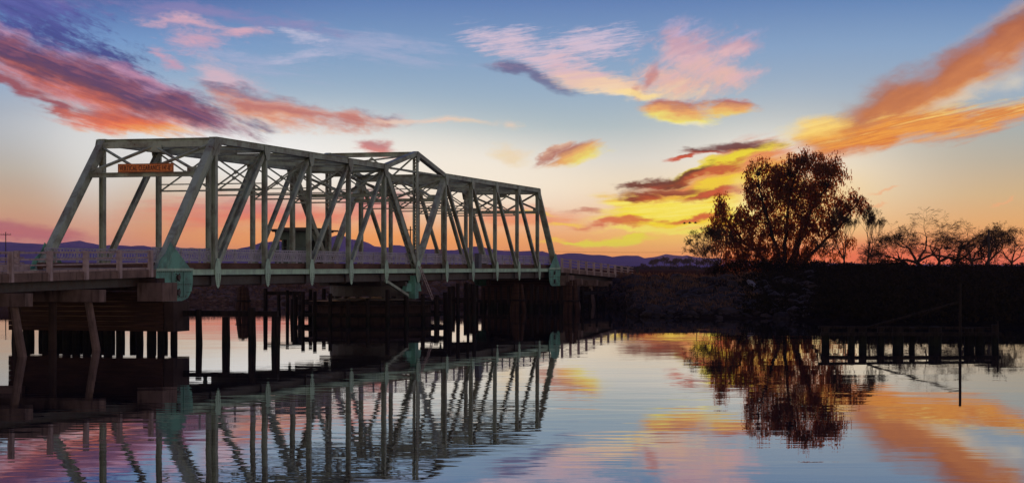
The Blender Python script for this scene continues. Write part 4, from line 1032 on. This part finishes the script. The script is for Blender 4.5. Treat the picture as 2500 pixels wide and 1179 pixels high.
for i, sp in enumerate(stem_paths):
    pts = [P3(a, b, (i-2.5)*0.9*k/3) for k, (a, b) in enumerate(sp)]
    fine = []
    for a, b in zip(pts, pts[1:]):
        for k in range(3): fine.append(a.lerp(b, k/3)+Vector((rnd.gauss(0,.12), rnd.gauss(0,.12), 0)))
    fine.append(pts[-1])
    MB().tube(fine, [lerp(0.34, 0.07, k/(len(fine)-1)) for k in range(len(fine))], 7, cap=False).build('trunk' if i == 1 else 'limb', M_BARK, euc)
    forks += fine[2:]
subs = []
for (px, py, rx, ry, dn) in CL:
    area = rx*ry/SC/SC*math.pi
    for k in range(max(3, int(area*1.6*dn))):
        while True:
            a, b, c_ = rnd.uniform(-1, 1), rnd.uniform(-1, 1), rnd.uniform(-1, 1)
            if a*a+b*b+c_*c_ < 1: break
        subs.append((P3(px+a*rx, py+b*ry, c_*rx/SC*0.9), rnd.uniform(0.35, 0.72)))
for c, r in subs:
    f = min(forks, key=lambda v: (v-c).length+max(0, v.z-c.z)*1.5)
    m = f.lerp(c, 0.5)+Vector((0, 0, 0.35))
    wood.tube([f, m, c], [0.05, 0.03, 0.014], 3, cap=False)
    n = int(110*r*r)+26
    ns = int(n/7)+1
    for k in range(ns):                                   # hanging strands
        o = Vector((rnd.gauss(0, .5*r), rnd.gauss(0, .5*r), rnd.gauss(0.1, .45*r)))+c
        sx_, sy_ = rnd.gauss(0, .08), rnd.gauss(0, .08)
        for j in range(7):
            leaf_c.append((o.x+sx_*j+rnd.gauss(0, .09), o.y+sy_*j+rnd.gauss(0, .09), o.z-j*0.15*rnd.uniform(.6, 1.3)+rnd.gauss(0, .05)))
wood.build('branch', M_BARK, euc, kind='stuff')
leaf_mesh('crown', leaf_c, 0.40, 0.14, M_LEAF, euc, 0.72, 'stuff')

# --- bare trees and bushes along the levee
LV = 4.2
bare_tree('bare_tree', 2062, 236, LV-0.4, (-0.05,0,1), 1.55, 0.13, 8, 'slender bare tree close to the right edge of the eucalyptus', 21, cfg=dict(spread=(0.18,0.5), up=0.10, lift=0.12, forks=3, kids=(2,2,3), len=(0.66,0.86)))
bare_tree('bare_tree', 2118, 240, LV-0.4, (0.02,0,1), 1.6, 0.14, 8, 'upright bare tree with a fan of fine twigs, second right of the eucalyptus', 23, cfg=dict(spread=(0.18,0.5), up=0.12, lift=0.14, forks=3, kids=(2,2,3), len=(0.66,0.88)))
OAK = dict(spread=(0.3,0.85), up=0.0, lift=0.0, wx=1.7, forks=4, fork=1.6, kids=(2,2,2,3), taper=0.66, len=(0.64,0.88), bend=0.2)
bare_tree('bare_oak', 2262, 238, LV-0.5, (-1.0,0,0.75), 2.1, 0.26, 8, 'wide bare oak leaning left with long crooked limbs over the levee', 35, cfg=OAK)
bare_tree('bare_oak', 2335, 242, LV-0.5, (0.1,0,1), 1.55, 0.27, 8, 'bare oak with thick forked trunk in the middle of the right bank trees', 48, cfg=OAK)
bare_tree('bare_oak', 2286, 246, LV-0.5, (0.35,0,1), 1.6, 0.2, 8, 'bare oak with a dense round twiggy top between its two neighbours', 52, cfg=OAK)
bare_tree('bare_oak', 2222, 240, LV-0.5, (-0.5,0,0.9), 1.5, 0.16, 8, 'smaller bare oak at the left of the oak group, next to the slender trees', 57, cfg=OAK)
bare_tree('bare_oak', 2375, 244, LV-0.5, (-0.2,0,1), 1.5, 0.2, 8, 'bare oak directly left of the thick wooden pole on the levee', 91, cfg=OAK)
bare_tree('bare_willow', 2398, 240, LV-0.5, (0.55,0,0.8), 1.55, 0.22, 8, 'bare willow with drooping twigs at the right edge behind the pole', 61, cfg=dict(spread=(0.3,0.75), up=0.07, lift=0.0, wx=1.3, forks=3, fork=1.0, droop_at=3, droop=1.9, bend=0.16, len=(0.64,0.86)))
bare_tree('bare_willow', 2465, 244, LV-0.5, (0.3,0,1), 1.4, 0.16, 8, 'small bare willow cut by the right edge of the picture', 67, cfg=dict(spread=(0.3,0.75), up=0.07, lift=0.0, wx=1.3, forks=3, fork=1.0, droop_at=3, droop=1.9, bend=0.16, len=(0.64,0.86)))
bare_tree('bare_shrub', 1775, 232, 3.1, (-0.9,0,1), 1.6, 0.10, 8, 'twiggy bare shrub leaning out from the left foot of the eucalyptus', 71, cfg=dict(spread=(0.25,0.7), up=0.03, lift=0.03, forks=4, fork=0.8, kids=(2,2,3), rmin=0.014, len=(0.62,0.84)), cat='shrub')
bare_tree('bare_shrub', 1725, 236, 3.1, (-0.2,0,1), 0.9, 0.05, 6, 'low bare shrub in the field left of the eucalyptus', 75, cfg=dict(spread=(0.3,0.8), forks=4, fork=0.9, rmin=0.014), cat='shrub')
for i, px in enumerate((2010, 2160, 2200, 2375, 2430)):
    bare_tree('bare_shrub', px, 232+i, LV-0.2, (rnd.uniform(-.3,.3),0,1), 0.8+0.12*(i % 3), 0.05, 6, ['low twiggy shrub on the levee under the right limb of the eucalyptus','thin twiggy shrub on the levee left of the leaning oak','low twiggy shrub beside the dark bush on the levee','low twiggy shrub between the middle oak and the willow','low twiggy shrub just right of the pole on the levee'][i], 80+i, 'low shrubs on the levee', cfg=dict(spread=(0.3,0.8), forks=4, fork=0.9, rmin=0.014), cat='shrub')

def bush(px, Y, zb, rx, rz, n, label, group='dark bushes on the bank', leaf=0.22):
    x, y = at(px, Y); root = empty('bush', (x, y, zb), label, 'bush', group)
    pts = []
    lobes = [(rnd.uniform(-.7, .7)*rx, rnd.uniform(-.5, .5)*rx, rnd.uniform(.25, .8)*rz, rnd.uniform(.35, .6)) for _ in range(9)]
    for k in range(n):
        lx, ly, lz, lr = rnd.choice(lobes)
        v = Vector((rnd.gauss(0,1), rnd.gauss(0,1), rnd.gauss(0,1))).normalized()*rnd.uniform(.3, 1)**0.5
        z = lz+v.z*lr*rz
        if z < -0.1: z = rnd.uniform(0, .4)
        pts.append((lx+v.x*lr*rx, ly+v.y*lr*rx, z))
    leaf_mesh('foliage', pts, leaf, leaf*0.6, M_SCRUB, root, 0.2, 'stuff')
    st = MB()
    for k in range(6): st.tube([(0,0,-0.2), (lobes[k][0]*.5, lobes[k][1]*.5, rz*.3), (lobes[k][0], lobes[k][1], lobes[k][2])], [0.06, 0.04, 0.02], 3, cap=False)
    st.build('stem', M_BARK, root)
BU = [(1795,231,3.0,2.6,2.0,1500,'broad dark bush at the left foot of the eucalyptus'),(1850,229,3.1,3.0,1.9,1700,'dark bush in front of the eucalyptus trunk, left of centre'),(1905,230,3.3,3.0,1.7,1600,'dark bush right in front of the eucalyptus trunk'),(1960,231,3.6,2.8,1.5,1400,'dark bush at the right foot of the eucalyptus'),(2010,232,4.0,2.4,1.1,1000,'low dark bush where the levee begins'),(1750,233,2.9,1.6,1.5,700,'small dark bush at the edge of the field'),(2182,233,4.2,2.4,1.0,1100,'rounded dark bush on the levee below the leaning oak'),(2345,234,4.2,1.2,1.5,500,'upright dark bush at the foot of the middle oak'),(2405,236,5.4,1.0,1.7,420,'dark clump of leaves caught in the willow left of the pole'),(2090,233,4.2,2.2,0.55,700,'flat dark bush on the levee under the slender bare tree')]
for b in BU: bush(*b)

# --- scrub tufts over banks and levee, dry grass on the far bank under the bridge
def on_bank(u, t):
    i = min(int(u), len(toe)-2); f = u-i
    tx, ty = lerp(toe[i][0], toe[i+1][0], f), lerp(toe[i][1], toe[i+1][1], f)
    qx, qy = lerp(crest[i][0], crest[i+1][0], f), lerp(crest[i][1], crest[i+1][1], f)
    x, y = lerp(tx, qx, t), lerp(ty, qy, t); y += nz(x, y, 0.12)*2+nz(x, y, 0.5)*0.7
    h = 0
    for (a, ha), (b, hb) in zip(prof, prof[1:]):
        if a <= t <= b: h = lerp(ha, hb, (t-a)/(b-a))
    return x, y, h*lerp(cz[i], cz[i+1], f)
pts = []
i_mid = K*12
for k in range(15000):
    u = rnd.uniform(i_mid-6, len(toe)-K*2-1); t = rnd.random()**1.1*0.99+0.01
    x, y, z = on_bank(u, t); nclump = mnoise.noise(Vector((x*0.25, y*0.25, 2)))
    hh = 0.15+max(0, nclump)*0.9
    for j in range(3): pts.append((x+rnd.gauss(0,.3), y+rnd.gauss(0,.3), z+rnd.random()*hh+0.12))
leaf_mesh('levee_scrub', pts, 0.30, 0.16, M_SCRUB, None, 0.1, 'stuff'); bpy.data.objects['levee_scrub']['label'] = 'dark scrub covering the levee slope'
pts = []
for k in range(9000):
    u = rnd.uniform(K*2, i_mid-4); t = rnd.random()*0.97+0.03
    x, y, z = on_bank(u, t)
    if mnoise.noise(Vector((x*0.2, y*0.2, 5))) < -0.05: continue
    for j in range(3): pts.append((x+rnd.gauss(0,.25), y+rnd.gauss(0,.25), z+0.35*rnd.random()+0.25))
leaf_mesh('dry_grass', pts, 0.42, 0.07, M_STRAW, None, 0.65, 'stuff')

# --- rip-rap rocks
def rock_mb(mb, c, r, flat=0.6):
    import bmesh as _b
    ph = rnd.uniform(0, 9); rot = Matrix.Rotation(rnd.uniform(0, 6.28), 3, 'Z') @ Matrix.Rotation(rnd.uniform(-.5, .5), 3, 'X')
    k0 = len(mb.v)
    for v in ICO_V:
        d = 1+0.45*mnoise.noise(v*1.3+Vector((ph, ph, 0)))
        w_ = rot @ Vector((v.x*r*d*1.25, v.y*r*d, v.z*r*d*flat)); mb.v.append((c[0]+w_.x, c[1]+w_.y, c[2]+w_.z))
    for f in ICO_F: mb.f.append(tuple(i+k0 for i in f))
import bmesh
bm = bmesh.new(); bmesh.ops.create_icosphere(bm, subdivisions=1, radius=1)
ICO_V = [v.co.copy() for v in bm.verts]; ICO_F = [tuple(v.index for v in f.verts) for f in bm.faces]; bm.free()
def rockb(t, out):
    g = t.n.new('ShaderNodeNewGeometry').outputs['Position']; x, y, z = t.sep(g)
    n = t.noise(g, 1.2, 5, 0.6); n3 = t.noise(g, 9, 4, 0.6)
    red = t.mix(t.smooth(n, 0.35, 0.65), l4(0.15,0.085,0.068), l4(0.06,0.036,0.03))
    shade_rock = t.mix(t.smooth(n, 0.35, 0.65), l4(0.055,0.038,0.034), l4(0.02,0.014,0.013))
    principled(t, out, t.mix(t.smooth(x, -4.0, 4.0), red, shade_rock), 0.9, 0, n3, 0.6, 0.03, spec=0.15)  # light painted by position: brighter rock on the left bank, darker right
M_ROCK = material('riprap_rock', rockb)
M_SLAB = conc('broken_concrete', (0.17,0.14,0.15), (0.12,0.10,0.105), (0.05,0.04,0.04))
mb = MB()
for k in range(4200):
    u = rnd.uniform(K*2, K*12.6); t = abs(rnd.gauss(0, 0.3)) if rnd.random() < 0.6 else rnd.random()
    if t > 0.95: continue
    x, y, z = on_bank(u, t); rock_mb(mb, (x, y, z+0.05), rnd.uniform(0.12, 0.42) if rnd.random() < 0.85 else rnd.uniform(0.45, 0.85))
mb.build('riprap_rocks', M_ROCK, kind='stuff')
bpy.data.objects['riprap_rocks']['label'] = 'loose grey brown rip-rap along the waterline'
SL = [(1838,0.5,1.0,'largest pale concrete slab lying on the rip-rap below the eucalyptus'),(1790,0.58,.55,'grey slab left of the largest pale slab on the rip-rap'),(1735,0.45,.6,'flat grey slab on the rip-rap below the field'),(1715,0.62,.5,'small grey slab at the top of the rip-rap'),(1872,0.42,.5,'small slab right of the largest pale slab'),(1680,0.3,.6,'dark slab low on the rip-rap below the field'),(1800,0.3,.6,'slab low down between water and largest pale slab')]
for px, t, r, lab in SL:
    u = min(range(len(toe)-1), key=lambda i: abs(lerp(toe[i][0], crest[i][0], t)/lerp(toe[i][1], crest[i][1], t)*F_PX+CX-px))
    x, y, z = on_bank(u+0.01, t); m2 = MB(); rock_mb(m2, (0, 0, 0), r, 0.35)
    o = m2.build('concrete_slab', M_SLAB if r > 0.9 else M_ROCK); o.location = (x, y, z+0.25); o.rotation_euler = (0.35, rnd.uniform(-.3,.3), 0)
    tag(o, lab, 'slab', 'broken slabs on the rip-rap')

# --- far row of trees across the field, hedge line
FT = ['leftmost and lowest far tree in the row across the field','second far tree from the left in the row across the field','third far tree from the left in the row across the field','tallest far tree in the left half of the row across the field','narrow far tree just right of the tallest one across the field','fifth far tree from the right in the row across the field','far tree at the middle right of the row across the field','taller far tree just left of the thin field post','far tree directly behind the thin field post','second far tree from the right, beside the bare shrub','rightmost far tree of the row, behind the bare shrub']
for i, (px, h) in enumerate([(1572,10),(1594,16),(1606,18),(1622,21),(1640,15),(1655,20),(1672,17),(1690,20),(1706,16),(1724,18),(1744,15)]):
    bare_tree('field_tree', px, 1000+rnd.uniform(-40,40), 3.0, (rnd.uniform(-.2,.2),0,1), h*0.068, 0.16, 6, FT[i], 100+i, 'far row of bare trees across the field', cfg=dict(rmin=0.07, forks=4, fork=0.8, spread=(0.3,0.8)))
hp = []
for k in range(9000):
    px = rnd.uniform(1500, 2150); Y = 950+rnd.uniform(-8, 8); h = 1.4+1.2*mnoise.noise(Vector((px*0.03, 0, 0)))
    hp.append(((px-CX)/F_PX*Y, Y, 3+rnd.random()*max(.4, h)))
leaf_mesh('far_hedgerow', hp, 0.9, 0.6, M_SCRUB, None, 0.1, 'stuff'); bpy.data.objects['far_hedgerow']['label'] = 'dark hedgerow along the far side of the field'

# ------------------------------------------------------------------ poles, wires, small things
def utility_pole(px, Y, zb, h, label, arm=1.2, lamps=False, r=0.13):
    x, y = at(px, Y); root = empty('utility_pole', (x, y, zb), label, 'utility pole', 'utility poles')
    MB().tube([(0,0,-0.5),(0,0,h)], [r, r*0.75], 8).build('shaft', M_POLE, root)
    MB().beam((-arm,0,h-0.6),(arm,0,h-0.6),0.12,0.14,(0,0,1)).build('crossarm', M_POLE, root)
    for k in (-0.9, -0.4, 0.4, 0.9): MB().tube([(k*arm,0,h-0.53),(k*arm,0,h-0.3)], [0.06,0.04], 6).build('insulator', M_GREY, root)
    return x, y
x1, y1 = utility_pole(14, 420, 3, 9.1, 'utility pole with a crossarm at the far left edge')
utility_pole(1002, 330, 3, 8.4, 'utility pole with a crossarm seen through the centre of the truss', 1.6)
x, y = at(2414, 232); pl = empty('levee_pole', (x, y, 3.9), 'thick plain wooden pole standing between the oaks and willow on the levee', 'pole')
MB().tube([(0,0,-0.5),(0,0,4.9)], [0.17,0.13], 8).build('shaft', M_POLE, pl); MB().tube([(0,0,4.9),(0,0,5.05)], 0.05, 6).build('pin', M_POLE, pl)
x, y = at(1702, 236); fp = empty('field_post', (x, y, 3.0), 'thin leaning post standing in the field left of the eucalyptus', 'post')
MB().tube([(0,0,-0.3),(-0.08,0,2.3)], [0.05,0.04], 6).build('shaft', M_POLE, fp)
MB().beam((-0.3,0,2.0),(0.15,0,2.1),0.05,0.05,(0,0,1)).build('crosspiece', M_POLE, fp)
x, y = at(1556, 232); mk = empty('road_marker', (x, y, 3.1), 'small dark hazard marker board at the far end of the right approach rail', 'sign')
MB().tube([(0,0,-0.3),(0,0,1.2)], 0.04, 6).build('post', M_POLE, mk); MB().box((-0.17,-0.02,0.25),(0.17,0.02,1.15)).build('board', M_BLACK, mk)
# wires strung across the field
wr = MB()
for zz in (0.0,):
    a, b = Vector((*at(1230, 520), 9.0)), Vector((*at(1980, 520), 9.6))
    pts = [a.lerp(b, k/20)+Vector((0,0,-1.0*(1-(2*k/20-1)**2))) for k in range(21)]
    wr.tube(pts, 0.035, 4)
tag(wr.build('power_line', M_POLE), 'thin wire strung low across the sky over the field', 'wire')
M_BIRD = plain('bird_feathers', (0.02,0.018,0.018), 0.8)
def bird(px, py, Y, label):
    x, y = at(px, Y); z = CAMZ+(HY-py)/F_PX*Y
    root = empty('bird', (x, y, z), label, 'bird', 'birds flying left of the eucalyptus')
    MB().tube([(-0.28,0,0),(-0.2,0,0.02),(-0.05,0,0.03),(0.1,0,0.04),(0.18,0,0.06),(0.25,0,0.06),(0.32,0,0.05)], [0.02,0.05,0.09,0.085,0.045,0.05,0.008], 8).build('body', M_BIRD, root)
    for sg in (-1, 1):
        MB().add([(0.1,sg*0.05,0.05),(-0.08,sg*0.05,0.05),(-0.12,sg*0.3,0.22),(0.06,sg*0.32,0.25),(-0.12,sg*0.6,0.18)], [(0,1,2,3),(3,2,4)]).build('wing', M_BIRD, root)
bird(1671, 546, 300, 'leftmost of three tiny dark birds left of the eucalyptus'); bird(1684, 545, 300, 'middle one of three tiny dark birds left of the eucalyptus'); bird(1698, 545, 300, 'rightmost of three tiny dark birds left of the eucalyptus')

# ------------------------------------------------------------------ air
def hazeb(t, out):
    v = t.n.new('ShaderNodeVolumePrincipled'); v.inputs['Color'].default_value = HAZE_COL; v.inputs['Density'].default_value = HAZE_D
    v.inputs['Anisotropy'].default_value = 0.0
    t.l.new(v.outputs[0], out.inputs['Volume'])
HAZE_COL = l4(0.74, 0.66, 1.0); HAZE_D = 6e-5
hz = MB(); hz.box((-5000, -500, -4.6), (5000, 5200, 62)); tag(hz.build('haze', material('evening_haze', hazeb)), kind='stuff')
